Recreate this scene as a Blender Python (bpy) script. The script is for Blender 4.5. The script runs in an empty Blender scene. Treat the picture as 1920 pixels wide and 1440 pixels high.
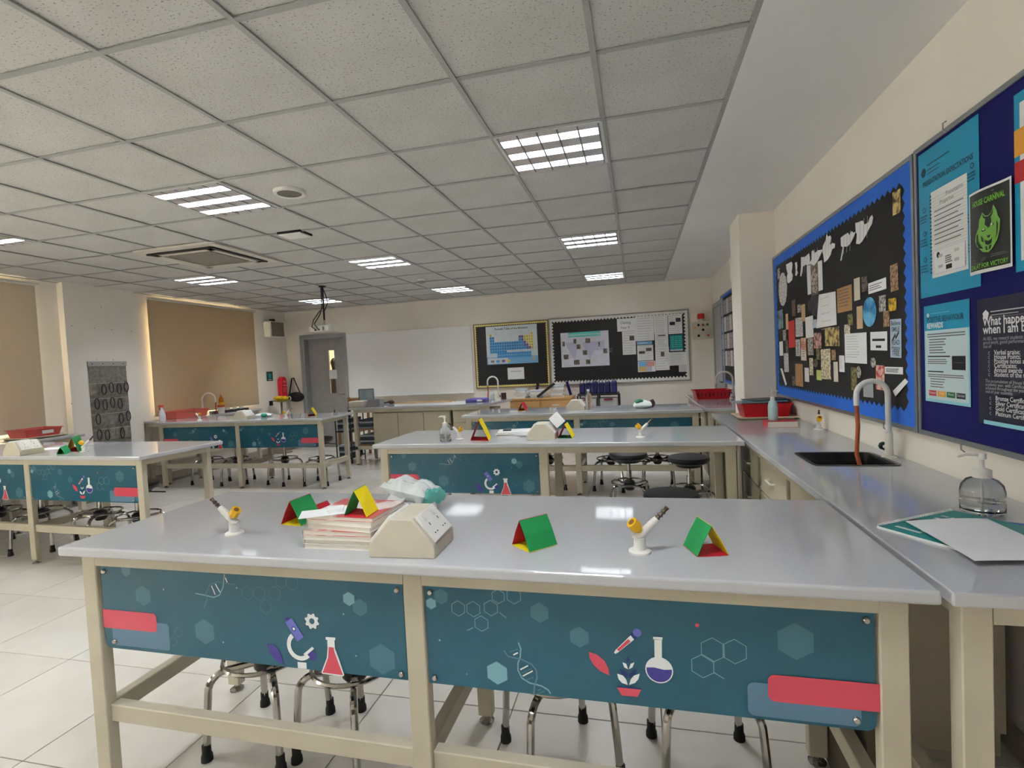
import bpy, bmesh, math, random
from mathutils import Vector, Matrix
random.seed(7)
SC = bpy.context.scene
COL = SC.collection
PI = math.pi

# ------------------------------------------------------------------ camera
FPX, YAW, PITCH, ROLL = 968.07, -0.239549, -0.0371525, -0.0491918
CAM = Vector((-0.4743, -1.5845, 1.432))
CZ = 2.679          # suspended ceiling height
WZ = 0.894          # worktop height
_f = Vector((math.sin(YAW)*math.cos(PITCH), math.cos(YAW)*math.cos(PITCH), math.sin(PITCH)))
_r0 = Vector((math.cos(YAW), -math.sin(YAW), 0)); _u0 = _r0.cross(_f)
_r = math.cos(ROLL)*_r0 + math.sin(ROLL)*_u0
_u = -math.sin(ROLL)*_r0 + math.cos(ROLL)*_u0
cam_d = bpy.data.cameras.new('camera'); cam = bpy.data.objects.new('camera', cam_d); COL.objects.link(cam)
cam_d.sensor_width = 36; cam_d.lens = FPX/1920*36; cam_d.clip_start = .02
cam.matrix_world = Matrix(((_r.x, _u.x, -_f.x, CAM.x), (_r.y, _u.y, -_f.y, CAM.y), (_r.z, _u.z, -_f.z, CAM.z), (0, 0, 0, 1)))
SC.camera = cam
def ray(x, y): return _f + _r*((x-960)/FPX) + _u*((720-y)/FPX)
def az(x, y, z=WZ): d = ray(x, y); return CAM + d*((z-CAM.z)/d.z)     # photo pixel -> point at height z
def ax(x, y, X): d = ray(x, y); return CAM + d*((X-CAM.x)/d.x)        # ... on the plane x = X
def ay(x, y, Y): d = ray(x, y); return CAM + d*((Y-CAM.y)/d.y)        # ... on the plane y = Y

# ------------------------------------------------------------------ world, exposure
W = bpy.data.worlds.new('daylight'); SC.world = W; W.use_nodes = True
W.node_tree.nodes['Background'].inputs[0].default_value = (1, .93, .78, 1)
W.node_tree.nodes['Background'].inputs[1].default_value = 15.0
SC.view_settings.view_transform = 'Standard'; SC.view_settings.look = 'None'
SC.view_settings.gamma = 1; SC.view_settings.use_curve_mapping = False
SC.view_settings.exposure = 0.64
TUBE = 150.0         # emission strength of the lit fluorescent tubes

# room extents
XR, XL, YB, YF = 0.75, -7.22, 7.35, -3.62

# ------------------------------------------------------------------ materials
def s2l(c):
    c = c/255
    return c/12.92 if c <= .04045 else ((c+.055)/1.055)**2.4
def rgb(c): return (s2l(c[0]), s2l(c[1]), s2l(c[2]), 1)
MATS = {}
def mat(name, c, rough=.5, metal=0., c2=None, scale=8., bump=0., bscale=None, spec=.5, trans=0., ior=1.45, emit=0., coat=0., detail=3., lo=.35, hi=.65, stretch=None):
    if name in MATS: return MATS[name]
    m = bpy.data.materials.new(name); m.use_nodes = True; nt = m.node_tree; b = nt.nodes['Principled BSDF']
    b.inputs['Roughness'].default_value = rough; b.inputs['Metallic'].default_value = metal
    b.inputs['Specular IOR Level'].default_value = spec; b.inputs['IOR'].default_value = ior
    b.inputs['Transmission Weight'].default_value = trans; b.inputs['Coat Weight'].default_value = coat
    if c2 is None: c2 = tuple(max(0, min(255, v*.95)) for v in c)
    tc = nt.nodes.new('ShaderNodeTexCoord'); src = tc.outputs['Object']
    if stretch:
        mp = nt.nodes.new('ShaderNodeMapping'); mp.inputs['Scale'].default_value = stretch
        nt.links.new(src, mp.inputs['Vector']); src = mp.outputs['Vector']
    n = nt.nodes.new('ShaderNodeTexNoise'); n.inputs['Scale'].default_value = scale; n.inputs['Detail'].default_value = detail
    nt.links.new(src, n.inputs['Vector'])
    cr = nt.nodes.new('ShaderNodeValToRGB'); cr.color_ramp.elements[0].position = lo; cr.color_ramp.elements[1].position = hi
    cr.color_ramp.elements[0].color = rgb(c2); cr.color_ramp.elements[1].color = rgb(c)
    nt.links.new(n.outputs['Fac'], cr.inputs['Fac']); nt.links.new(cr.outputs['Color'], b.inputs['Base Color'])
    if emit:
        b.inputs['Emission Color'].default_value = rgb(c); b.inputs['Emission Strength'].default_value = emit
    if bump:
        n2 = nt.nodes.new('ShaderNodeTexNoise'); n2.inputs['Scale'].default_value = bscale or scale*6; n2.inputs['Detail'].default_value = 2
        nt.links.new(src, n2.inputs['Vector'])
        bp = nt.nodes.new('ShaderNodeBump'); bp.inputs['Strength'].default_value = bump; bp.inputs['Distance'].default_value = .004
        nt.links.new(n2.outputs['Fac'], bp.inputs['Height']); nt.links.new(bp.outputs['Normal'], b.inputs['Normal'])
    MATS[name] = m
    return m
wall_m = mat('wall_paint', (244, 237, 227), .85, c2=(239, 232, 221), scale=1.5, bump=.08, bscale=120)
plaster_m = mat('ceiling_plaster', (238, 236, 233), .9, c2=(233, 231, 227), scale=1.2)
grid_m = mat('ceiling_grid_paint', (172, 172, 170), .5)
floor_m = mat('floor_tile_ceramic', (216, 211, 203), .2, c2=(207, 201, 192), scale=2.5, detail=5)
grout_m = mat('grout', (120, 114, 104), .9)
top_m = mat('worktop_grey_laminate', (190, 191, 194), .055, c2=(184, 185, 188), scale=420, detail=2, spec=.55)
frame_m = mat('beige_painted_steel', (194, 186, 166), .45, c2=(187, 178, 158), scale=5)
cab_m = mat('beige_cabinet_laminate', (196, 187, 165), .5, c2=(191, 181, 159), scale=4)
chrome_m = mat('chrome', (182, 179, 174), .12, 1.)
alu_m = mat('aluminium_trim', (176, 180, 182), .35, .85)
black_m = mat('black_plastic', (26, 26, 28), .45)
rubber_m = mat('black_rubber', (18, 18, 19), .7)
vinyl_m = mat('black_vinyl', (30, 30, 32), .42, bump=.1, bscale=300)
white_m = mat('white_plastic', (236, 234, 228), .35)
paper_m = mat('white_paper', (246, 246, 247), .8, c2=(242, 242, 243))
sock_m = mat('beige_plastic', (208, 200, 182), .5)
teal_m = mat('teal_printed_panel', (38, 92, 112), .12, c2=(36, 88, 107), scale=2, spec=.5)
glass_m = mat('clear_plastic', (250, 252, 252), .03, trans=1., ior=1.38)
water_m = mat('clear_gel', (240, 246, 248), .02, trans=1., ior=1.33)
red_m = mat('red_plastic', (196, 18, 30), .32)
brown_m = mat('orange_rubber_hose', (172, 84, 48), .6)
green_card = mat('green_card', (22, 142, 74), .75); yellow_card = mat('yellow_card', (250, 224, 20), .75); red_card = mat('red_card', (204, 28, 48), .75)
yellow_m = mat('yellow_knob', (238, 184, 20), .4)
wood_m = mat('pale_wood', (214, 170, 112), .5, c2=(198, 150, 92), scale=6, stretch=(1, 8, 8))
navy_m = mat('navy_fabric', (6, 8, 92), .95, c2=(4, 6, 80), scale=200)
dark_m = mat('black_sugar_paper', (42, 40, 40), .95, c2=(36, 34, 34), scale=60)
blueb_m = mat('blue_border_card', (44, 108, 214), .7)
def flat(name, c, rough=.7, **k): return mat(name, c, rough, c2=c, **k)
INK = dict(hexf=flat('print_hexagon_faint', (66, 114, 130), .15), hexl=flat('print_hexagon_light', (122, 172, 186), .15), line=flat('print_line', (120, 168, 182), .15),
    red=flat('print_coral', (208, 76, 94), .15), blue=flat('print_slate_blue', (90, 124, 150), .15), white=flat('print_white', (232, 238, 240), .15),
    purple=flat('print_violet', (104, 112, 196), .15), dpurple=flat('print_indigo', (66, 58, 142), .15), navy=flat('print_navy', (30, 52, 108), .15))
P = dict(k=flat('ink_black', (28, 28, 30)), g=flat('ink_grey', (120, 120, 124)), lg=flat('ink_pale_grey', (190, 190, 192)), w=flat('ink_white', (238, 238, 238)), cyan=flat('poster_cyan', (26, 150, 190), .35),
    dcyan=flat('poster_dark_cyan', (10, 62, 84), .4), navy=flat('poster_navy', (28, 28, 52), .3), lcyan=flat('poster_pale_cyan', (150, 216, 228), .35), ice=flat('poster_ice', (206, 226, 232), .35),
    grn=flat('poster_wolf_green', (120, 176, 76), .4), lime=flat('poster_lime', (126, 196, 70), .4), red=flat('poster_red', (190, 34, 44), .4), org=flat('poster_orange', (236, 164, 58), .4), green=flat('poster_green', (28, 110, 52), .4),
    pt=flat('periodic_blue', (62, 152, 218), .4), pp=flat('periodic_violet', (112, 92, 170), .4), py=flat('periodic_yellow', (232, 218, 110), .4), ptb=flat('periodic_sky', (128, 190, 234), .4), tealp=flat('poster_teal', (86, 196, 186), .4), lilac=flat('poster_lilac', (200, 200, 226), .4),
    brown=flat('photo_brown', (92, 72, 58), .4), dteal=flat('sheet_teal', (24, 138, 140), .4), pink=flat('sheet_pink', (224, 160, 150), .5), orange2=flat('sheet_orange', (226, 190, 130), .5))

# ------------------------------------------------------------------ object helpers
def tag(o, label, cat, group=None):
    o['label'] = label; o['category'] = cat
    if group: o['group'] = group
    return o
def thing(name, label, cat, loc=(0, 0, 0), rz=0, group=None, kind=None):
    o = bpy.data.objects.new(name, None); o.empty_display_size = .05; COL.objects.link(o)
    o.location = loc; o.rotation_euler = (0, 0, rz)
    if kind: o['kind'] = kind
    if label: tag(o, label, cat, group)
    return o
class MB:
    """collects geometry; build() links it as ONE mesh object"""
    def __init__(s): s.v = []; s.f = []; s.mi = []; s.mats = []; s.cur = 0
    def mat(s, m):
        if m not in s.mats: s.mats.append(m)
        s.cur = s.mats.index(m); return s
    def add(s, vs, fs):
        o = len(s.v); s.v += [tuple(v) for v in vs]; s.f += [tuple(i+o for i in f) for f in fs]; s.mi += [s.cur]*len(fs); return s
    def box(s, x0, x1, y0, y1, z0, z1, M=None):
        vs = [Vector(p) for p in ((x0, y0, z0), (x1, y0, z0), (x1, y1, z0), (x0, y1, z0), (x0, y0, z1), (x1, y0, z1), (x1, y1, z1), (x0, y1, z1))]
        if M: vs = [M @ v for v in vs]
        return s.add(vs, [(0, 3, 2, 1), (4, 5, 6, 7), (0, 1, 5, 4), (1, 2, 6, 5), (2, 3, 7, 6), (3, 0, 4, 7)])
    def prism(s, pts, a, b, axis='z', M=None):
        """extrude a 2D outline between a and b along axis; outline in the other two axes (xy, xz or yz)"""
        def P3(p, t): return {'z': Vector((p[0], p[1], t)), 'y': Vector((p[0], t, p[1])), 'x': Vector((t, p[0], p[1]))}[axis]
        n = len(pts); vs = [P3(p, a) for p in pts]+[P3(p, b) for p in pts]
        if M: vs = [M @ v for v in vs]
        return s.add(vs, [tuple(range(n-1, -1, -1)), tuple(range(n, 2*n))]+[(i, (i+1) % n, n+(i+1) % n, n+i) for i in range(n)])
    def tube(s, pts, r, n=8, closed=False, caps=True):
        pts = [Vector(p) for p in pts]; k = len(pts); rr = r if isinstance(r, (list, tuple)) else [r]*k
        vs = []; prev = None
        for i, p in enumerate(pts):
            if closed: t = pts[(i+1) % k]-pts[i-1]
            else: t = pts[min(i+1, k-1)]-pts[max(i-1, 0)]
            t.normalize()
            if prev is None: a = t.orthogonal().normalized()
            else: a = (prev-t*prev.dot(t)); a = a.normalized() if a.length > 1e-6 else t.orthogonal().normalized()
            prev = a; b = t.cross(a)
            vs += [p+rr[i]*(math.cos(2*PI*j/n)*a+math.sin(2*PI*j/n)*b) for j in range(n)]
        fs = []
        for i in range(k if closed else k-1):
            i2 = (i+1) % k
            fs += [(i*n+j, i*n+(j+1) % n, i2*n+(j+1) % n, i2*n+j) for j in range(n)]
        if caps and not closed: fs += [tuple(range(n-1, -1, -1)), tuple((k-1)*n+j for j in range(n))]
        return s.add(vs, fs)
    def cyl(s, p0, p1, r0, r1=None, n=16): return s.tube([p0, p1], [r0, r0 if r1 is None else r1], n)
    def lathe(s, prof, c=(0, 0, 0), n=20, M=None, caps=True):
        vs = []
        for r, z in prof: vs += [Vector((c[0]+r*math.cos(2*PI*j/n), c[1]+r*math.sin(2*PI*j/n), c[2]+z)) for j in range(n)]
        if M: vs = [M @ v for v in vs]
        k = len(prof); fs = [(i*n+j, i*n+(j+1) % n, (i+1)*n+(j+1) % n, (i+1)*n+j) for i in range(k-1) for j in range(n)]
        if caps: fs += [tuple(range(n-1, -1, -1)), tuple((k-1)*n+j for j in range(n))]
        return s.add(vs, fs)
    def ball(s, c, r, n=10, sq=(1, 1, 1)):
        prof = [(max(1e-4, math.sin(PI*i/n)), -math.cos(PI*i/n)) for i in range(n+1)]
        M = Matrix.Translation(c) @ Matrix.Diagonal((r*sq[0], r*sq[1], r*sq[2], 1))
        return s.lathe(prof, n=2*n, M=M, caps=False)
    def tray(s, w, d, h, slope=.02, t=.004, z=0, M=None):
        """open tapered tray, wider at the rim"""
        def ring(ww, dd, zz): return [Vector((x*ww/2, y*dd/2, zz)) for x, y in ((-1, -1), (1, -1), (1, 1), (-1, 1))]
        R = ring(w-2*slope, d-2*slope, z)+ring(w, d, z+h)+ring(w+.02, d+.02, z+h)+ring(w+.02, d+.02, z+h-.008)+ring(w-2*t, d-2*t, z+h)+ring(w-2*slope-2*t, d-2*slope-2*t, z+t)
        if M: R = [M @ v for v in R]
        fs = [(3, 2, 1, 0), (20, 21, 22, 23)]
        for a, b in ((0, 4), (12, 8), (8, 16), (16, 20)):
            fs += [(a+i, a+(i+1) % 4, b+(i+1) % 4, b+i) for i in range(4)]
        fs += [(4+i, 4+(i+1) % 4, 12+(i+1) % 4, 12+i) for i in range(4)]
        return s.add(R, fs)
    def mesh(s, name, m, bevel=0, seg=2, smooth=False):
        me = bpy.data.meshes.new(name); me.from_pydata(s.v, [], s.f)
        ms = s.mats if s.mats else [m]
        for q in ms: me.materials.append(q)
        if s.mats: me.polygons.foreach_set('material_index', s.mi)
        if bevel:
            bm = bmesh.new(); bm.from_mesh(me); bmesh.ops.remove_doubles(bm, verts=bm.verts, dist=1e-5)
            es = [e for e in bm.edges if len(e.link_faces) == 2 and e.calc_face_angle(0) > .5]
            bmesh.ops.bevel(bm, geom=es, offset=bevel, segments=seg, affect='EDGES', profile=.5); bm.to_mesh(me); bm.free()
        if smooth:
            me.polygons.foreach_set('use_smooth', [True]*len(me.polygons))
            try: me.set_sharp_from_angle(angle=math.radians(40))
            except Exception: pass
        me.update(); return me
    def build(s, name, m=None, parent=None, loc=(0, 0, 0), rz=0, bevel=0, seg=2, smooth=False, label=None, cat=None, group=None, kind=None):
        o = bpy.data.objects.new(name, s.mesh(name, m, bevel, seg, smooth)); COL.objects.link(o)
        o.parent = parent; o.location = loc; o.rotation_euler = (0, 0, rz)
        if label and cat: tag(o, label, cat, group)
        elif label: o['label'] = label
        if kind: o['kind'] = kind
        return o
def inst(name, me, parent=None, loc=(0, 0, 0), rz=0):
    o = bpy.data.objects.new(name, me); COL.objects.link(o); o.parent = parent; o.location = loc; o.rotation_euler = (0, 0, rz); return o
def copy_tree(o, parent=None):
    c = o.copy(); COL.objects.link(c); c.parent = parent
    for ch in list(KIDS.get(o.name, o.children)): copy_tree(ch, c)
    return c
KIDS = {}
def dup(o, loc, rz=0, label=None, group=None):
    c = copy_tree(o); c.location = loc; c.rotation_euler = (0, 0, rz)
    if label: c['label'] = label
    if group: c['group'] = group
    return c
# flat print: polygons in a vertical plane, local x to the right, z up, facing local -y
class Art:
    def __init__(s, d=.0006): s.b = MB(); s.k = 0; s.d = d
    def poly(s, pts, m):
        s.k += 1; y = -s.d*(1+.12*s.k); s.b.mat(m)
        a = sum(pts[i][0]*pts[(i+1) % len(pts)][1]-pts[(i+1) % len(pts)][0]*pts[i][1] for i in range(len(pts)))
        if a < 0: pts = pts[::-1]
        s.b.add([(p[0], y, p[1]) for p in pts], [tuple(range(len(pts)))]); return s
    def rect(s, x0, x1, z0, z1, m): return s.poly([(x0, z0), (x1, z0), (x1, z1), (x0, z1)], m)
    def rrect(s, x0, x1, z0, z1, r, m, corners=(1, 1, 1, 1)):
        pts = []
        for i, (cx, cz, a) in enumerate(((x0, z0, PI), (x1, z0, 1.5*PI), (x1, z1, 0), (x0, z1, .5*PI))):
            if not corners[i]: pts.append((cx, cz)); continue
            ox = cx+r if i in (0, 3) else cx-r; oz = cz+r if i in (0, 1) else cz-r
            pts += [(ox+r*math.cos(a+t*PI/8), oz+r*math.sin(a+t*PI/8)) for t in range(5)]
        return s.poly(pts, m)
    def disc(s, x, z, r, m, n=16, a0=0, rz=None): return s.poly([(x+r*math.cos(a0+2*PI*i/n), z+(rz or r)*math.sin(a0+2*PI*i/n)) for i in range(n)], m)
    def hexa(s, x, z, r, m): return s.disc(x, z, r, m, 6, PI/2)
    def line(s, pts, w, m):
        s.k += 1; y = -s.d*(1+.12*s.k); s.b.mat(m); n = len(pts); vs = []
        for i, p in enumerate(pts):
            a = pts[max(0, i-1)]; b = pts[min(n-1, i+1)]; dx, dz = b[0]-a[0], b[1]-a[1]; L = math.hypot(dx, dz) or 1
            nx, nz = -dz/L*w/2, dx/L*w/2; vs += [(p[0]-nx, y, p[1]-nz), (p[0]+nx, y, p[1]+nz)]
        s.b.add(vs, [(2*i, 2*i+2, 2*i+3, 2*i+1) for i in range(n-1)]); return s
    def hexline(s, x, z, r, w, m): return s.line([(x+r*math.cos(PI/2+i*PI/3), z+r*math.sin(PI/2+i*PI/3)) for i in range(7)], w, m)
    def lines(s, x0, x1, z1, z0, n, m, w=.004, rag=.25):
        for i in range(n):
            z = z1+(z0-z1)*i/max(1, n-1); s.rect(x0, x1-(x1-x0)*rag*random.random(), z-w/2, z+w/2, m)
        return s
    def text(s, body, x, z, size, m, align='LEFT', bold=0, wscale=1, fit=None):
        c = bpy.data.curves.new('t', 'FONT'); c.body = body; c.size = size; c.align_x = align; c.offset = bold*size; c.resolution_u = 2
        o = bpy.data.objects.new('t', c); COL.objects.link(o); bpy.context.view_layer.update()
        me = bpy.data.meshes.new_from_object(o.evaluated_get(bpy.context.evaluated_depsgraph_get()))
        if fit: xs_ = [v.co.x for v in me.vertices]; wscale = fit/(max(xs_)-min(xs_))
        s.k += 1; y = -s.d*(1+.12*s.k); s.b.mat(m)
        s.b.add([(x+v.co.x*wscale, y, z+v.co.y) for v in me.vertices], [tuple(p.vertices) for p in me.polygons])
        bpy.data.objects.remove(o); bpy.data.curves.remove(c); bpy.data.meshes.remove(me); return s
    def build(s, parent, name='print'): return s.b.build(name, None, parent)
def arc(c, r, a0, a1, n=10): return [(c[0]+r*math.cos(a0+(a1-a0)*i/n), c[1]+r*math.sin(a0+(a1-a0)*i/n)) for i in range(n+1)]
RW, LW = -PI/2, PI/2      # rotation of things hung on the right / left wall
# ================================================================== STRUCTURE
def struct(name, b, m, **k): return b.build(name, m, kind='structure', **k)
# floor: grout bed with separate ceramic tiles
b = MB(); b.box(XL-.3, XR+.1, YF-.1, YB+2.6, -.12, -.004); floor = struct('floor', b, grout_m)
FX, FY = -.435, .436
tile = MB().box(-.2975, .2975, -.2975, .2975, -.01, 0).mesh('tile', floor_m, .0012, 1)
xs = [FX+.6*k+.3 for k in range(-12, 3)]; ys = [FY+.6*k+.3 for k in range(-7, 12)]
for x in xs:
    for y in ys:
        if XL-.3 < x-.3 and x+.3 < XR+.55 and y-.3 > YF-.4 and y+.3 < YB+.3:
            sx0, sx1 = max(-.2975, XL-x), min(.2975, XR-x); sy0, sy1 = max(-.2975, YF-y), min(.2975, YB-y)
            if sx1-sx0 < .03 or sy1-sy0 < .03: continue
            me = tile if (sx0, sx1, sy0, sy1) == (-.2975, .2975, -.2975, .2975) else MB().box(sx0, sx1, sy0, sy1, -.01, 0).mesh('tile', floor_m)
            inst('tile', me, floor, (x, y, 0))
# walls
b = MB(); b.box(XR, XR+.2, YF-.2, YB+.2, -.1, 2.9); struct('wall_right', b, wall_m)
b = MB(); b.box(XL-.3, XR+.2, YF-.2, YF, -.1, 2.9); struct('wall_front', b, wall_m)
DX0, DX1, DZ = -6.86, -5.95, 2.16                       # door opening in the back wall
b = MB(); b.box(XL-.3, DX0, YB, YB+.2, -.1, 2.9); b.box(DX1, XR+.2, YB, YB+.2, -.1, 2.9); b.box(DX0, DX1, YB, YB+.2, DZ, 2.9); struct('wall_back', b, wall_m)
WZ0, WZ1 = .95, 2.54
WINS = [(-3.1, -.5), (.45, 2.82), (4.45, 6.3)]  # first opening is unseen, behind the camera, added for daylight fill
b = MB(); e = YF-.2
for y0, y1 in WINS+[(YB+.2, None)]:
    b.box(XL-.28, XL, e, y0, -.1, 2.9)
    if y1: b.box(XL-.28, XL, y0, y1, -.1, WZ0); b.box(XL-.28, XL, y0, y1, WZ1, 2.9); e = y1
struct('wall_left', b, wall_m)
b = MB(); b.box(XL-.02, -7.13, 3.21, 4.12, 0, CZ+.02); lp = struct('wall_pillar_left', b, wall_m)
skirt_m = mat('grey_skirting_tile', (176, 166, 150), .5)
b = MB(); b.box(-7.135, -7.12, 3.2, 4.13, 0, .1); b.box(XL, -7.12, 4.12, 4.13, 0, .1); b.build('skirting', skirt_m, lp)
a = Art()
for px, py in ((134, 611), (177, 615), (190, 576), (209, 618), (246, 621), (181, 674), (212, 675), (134, 757)):
    p = ax(px, py, -7.13); a.disc(p.y-3.66, p.z, .006, P['brown'], 6)
for o in [a.build(lp, 'screw_hole')]: o.location = (-7.13, 3.66, 0); o.rotation_euler = (0, 0, LW)
b = MB(); b.box(.455, XR+.02, 3.46, 3.9, 0, CZ+.02); struct('wall_pillar_right', b, wall_m, bevel=.006, seg=1)
for i, (n, bx) in enumerate((('baseboard_left', (XL, XL+.012, YF, YB)), ('baseboard_back', (DX1+.05, XR, YB-.012, YB)), ('baseboard_right', (XR-.012, XR, YF, YB)))):
    struct(n, MB().box(bx[0], bx[1], bx[2], bx[3], 0, .1), skirt_m)
# ceiling: plaster margins and void, 600 mm mineral tiles on an exposed grid
pit = mat('mineral_fibre_tile', (206, 204, 200), .95, c2=(199, 197, 192), scale=3)
nt = pit.node_tree; bs = nt.nodes['Principled BSDF']; old = bs.inputs['Base Color'].links[0].from_socket
tc = nt.nodes.new('ShaderNodeTexCoord'); mp = nt.nodes.new('ShaderNodeMapping'); mp.inputs['Scale'].default_value = (1, 1.7, 1); nt.links.new(tc.outputs['Object'], mp.inputs['Vector'])
v = nt.nodes.new('ShaderNodeTexNoise'); v.inputs['Scale'].default_value = 85; v.inputs['Detail'].default_value = 1; nt.links.new(mp.outputs['Vector'], v.inputs['Vector'])
rp = nt.nodes.new('ShaderNodeValToRGB'); rp.color_ramp.elements[0].position = .315; rp.color_ramp.elements[1].position = .35; nt.links.new(v.outputs['Fac'], rp.inputs['Fac'])
mx = nt.nodes.new('ShaderNodeMix'); mx.data_type = 'RGBA'; mx.inputs[6].default_value = rgb((146, 143, 138)); nt.links.new(rp.outputs['Color'], mx.inputs[0]); nt.links.new(old, mx.inputs[7]); nt.links.new(mx.outputs[2], bs.inputs['Base Color'])
bp = nt.nodes.new('ShaderNodeBump'); bp.inputs['Strength'].default_value = .5; bp.inputs['Distance'].default_value = .003; nt.links.new(rp.outputs['Color'], bp.inputs['Height']); nt.links.new(bp.outputs['Normal'], bs.inputs['Normal'])
GY1 = 7.2
b = MB(); b.box(0.012, XR+.1, YF-.1, YB+.1, CZ, CZ+.2); b.box(XL-.3, -7.212, YF-.1, YB+.1, CZ, CZ+.2); b.box(-7.212, .012, GY1+.012, YB+.1, CZ, CZ+.2); b.box(-7.3, .1, YF-.1, YB+.1, CZ+.2, CZ+.26)
ceil = struct('ceiling', b, plaster_m)
LIGHTS = [(k, r) for k in (1, 5, 9) for r in (2, 6, 10, -2, -5)]  # rearmost row is added out of view as fill from behind
ct = MB().box(-.294, .294, -.294, .294, 0, .014).mesh('tile', pit)
for k in range(12):
    for r in range(-6, 12):
        if (k, r) in LIGHTS: continue
        o = inst('tile', ct, ceil, (-.6*k-.3, .6*r+.3, CZ+.007+random.uniform(0, .003)), random.choice((0, PI)))
my = MB().box(-.012, .012, YF, GY1, CZ, CZ+.006).box(-.002, .002, YF, GY1, CZ+.006, CZ+.035).mesh('grid_bar', grid_m)
for k in range(13): inst('grid_bar', my, ceil, (-.6*k, 0, 0))
cx = MB().box(-.588, -.012, -.012, .012, CZ+.0006, CZ+.006).mesh('grid_bar', grid_m)
for r in range(-6, 13):
    for k in range(12): inst('grid_bar', cx, ceil, (-.6*k, .6*r, 0))
# windows and translucent roller blinds
pane_m = mat('window_glass', (240, 246, 246), .02, trans=1., ior=1.1)
wf_m = mat('white_window_frame', (225, 222, 214), .5)
bl = bpy.data.materials.new('beige_blind_fabric'); bl.use_nodes = True; nt = bl.node_tree; bs = nt.nodes['Principled BSDF']
bs.inputs['Roughness'].default_value = .9; n = nt.nodes.new('ShaderNodeTexNoise'); n.inputs['Scale'].default_value = 300; cr = nt.nodes.new('ShaderNodeValToRGB')
cr.color_ramp.elements[0].color = rgb((196, 172, 138)); cr.color_ramp.elements[1].color = rgb((206, 184, 150)); nt.links.new(n.outputs['Fac'], cr.inputs['Fac']); nt.links.new(cr.outputs['Color'], bs.inputs['Base Color'])
tr = nt.nodes.new('ShaderNodeBsdfTranslucent'); tr.inputs['Color'].default_value = rgb((214, 186, 140)); ms = nt.nodes.new('ShaderNodeMixShader'); ms.inputs[0].default_value = .07
nt.links.new(bs.outputs[0], ms.inputs[1]); nt.links.new(tr.outputs[0], ms.inputs[2]); nt.links.new(ms.outputs[0], nt.nodes['Material Output'].inputs[0])
bl2 = bl.copy(); bl2.name = 'sunlit_tone_blind_fabric'; [setattr(e_, 'color', rgb(c_)) for e_, c_ in zip([n_ for n_ in bl2.node_tree.nodes if n_.type == 'VALTORGB'][0].color_ramp.elements, ((216, 200, 172), (224, 208, 182)))]  # same fabric, with sun from behind put into a paler colour
for i, (y0, y1) in enumerate(WINS):
    w = thing('window_%d' % (i+1), None, None, (XL-.25, (y0+y1)/2, WZ0), LW, kind='structure'); h = (y1-y0)/2; H = WZ1-WZ0
    b = MB(); b.box(-h, h, -.02, .02, 0, .05); b.box(-h, h, -.02, .02, H-.05, H)
    for x in (-h, -.03, h-.05): b.box(x, x+.05, -.02, .02, .05, H-.05)
    b.build('window_frame', wf_m, w)
    for x0, x1 in ((-h+.05, -.03), (.02, h-.05)): MB().box(x0, x1, -.003, .003, .05, H-.05).build('pane', pane_m, w)
BL = [(-3.2, -.4, 'beige roller blind rolled up over the added unseen window opposite the navy notice board'), (.33, 2.94, 'beige roller blind in a painted sunlit tone beside the red tray on the wall counter'), (4.335, 6.42, 'wide tan roller blind behind the sink with the arched white tap')]
for y0, y1, lab in BL:
    t = thing('roller_blind', lab, 'blind', (XL+.055, (y0+y1)/2, WZ0-.0), LW, 'roller blinds'); h = (y1-y0)/2
    zb = .95 if y0 < -1 else 0
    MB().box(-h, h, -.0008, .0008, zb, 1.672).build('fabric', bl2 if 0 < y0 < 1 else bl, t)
    MB().cyl((-h, .012, zb), (h, .012, zb), .011, n=8).build('bottom_bar', wf_m, t)
    MB().cyl((-h-.02, -.022, 1.672), (h+.02, -.022, 1.672), .02, n=10).build('roller', wf_m, t)
# door in the back wall
grey_m = mat('grey_door_paint', (158, 160, 162), .5, c2=(152, 154, 156), scale=3); leaf_m = mat('grey_door_leaf', (168, 166, 162), .55)
d = thing('door_1', None, None, ((DX0+DX1)/2, YB, 0), 0, kind='structure'); w = (DX1-DX0)/2
b = MB()
for s in (-1, 1): b.box(s*w-(.05 if s < 0 else 0), s*w+(0 if s < 0 else .05), -.015, .2, 0, DZ+.05); b.box(min(s*w, s*(w-.035)), max(s*w, s*(w-.035)), -.004, .2, 0, DZ)
b.box(-w, w, -.015, .2, DZ, DZ+.05); b.box(-w, w, -.004, .2, DZ-.035, DZ); b.build('door_frame', grey_m, d)
q0, q1 = ay(616, 657, YB+.16), ay(633, 737, YB+.16); cx0 = (DX0+DX1)/2
gx0, gx1, gz0, gz1 = q0.x-cx0, q1.x-cx0-.01, q1.z, q0.z
b = MB(); lw = w-.037; b.box(-lw, gx0, .14, .18, .005, DZ-.037); b.box(gx1, lw, .14, .18, .005, DZ-.037); b.box(gx0, gx1, .14, .18, .005, gz0); b.box(gx0, gx1, .14, .18, gz1, DZ-.037)
lf = b.build('door_leaf', leaf_m, d)
MB().box(gx0, gx1, .158, .162, gz0, gz1).build('glass_pane', pane_m, lf)
b = MB(); b.cyl((lw-.06, .14, 1.02), (lw-.06, .09, 1.02), .011); b.tube([(lw-.06, .095, 1.02), (lw-.17, .095, 1.02)], .009); b.box(lw-.085, lw-.035, .134, .14, .93, 1.11); b.build('handle', chrome_m, lf)
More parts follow.
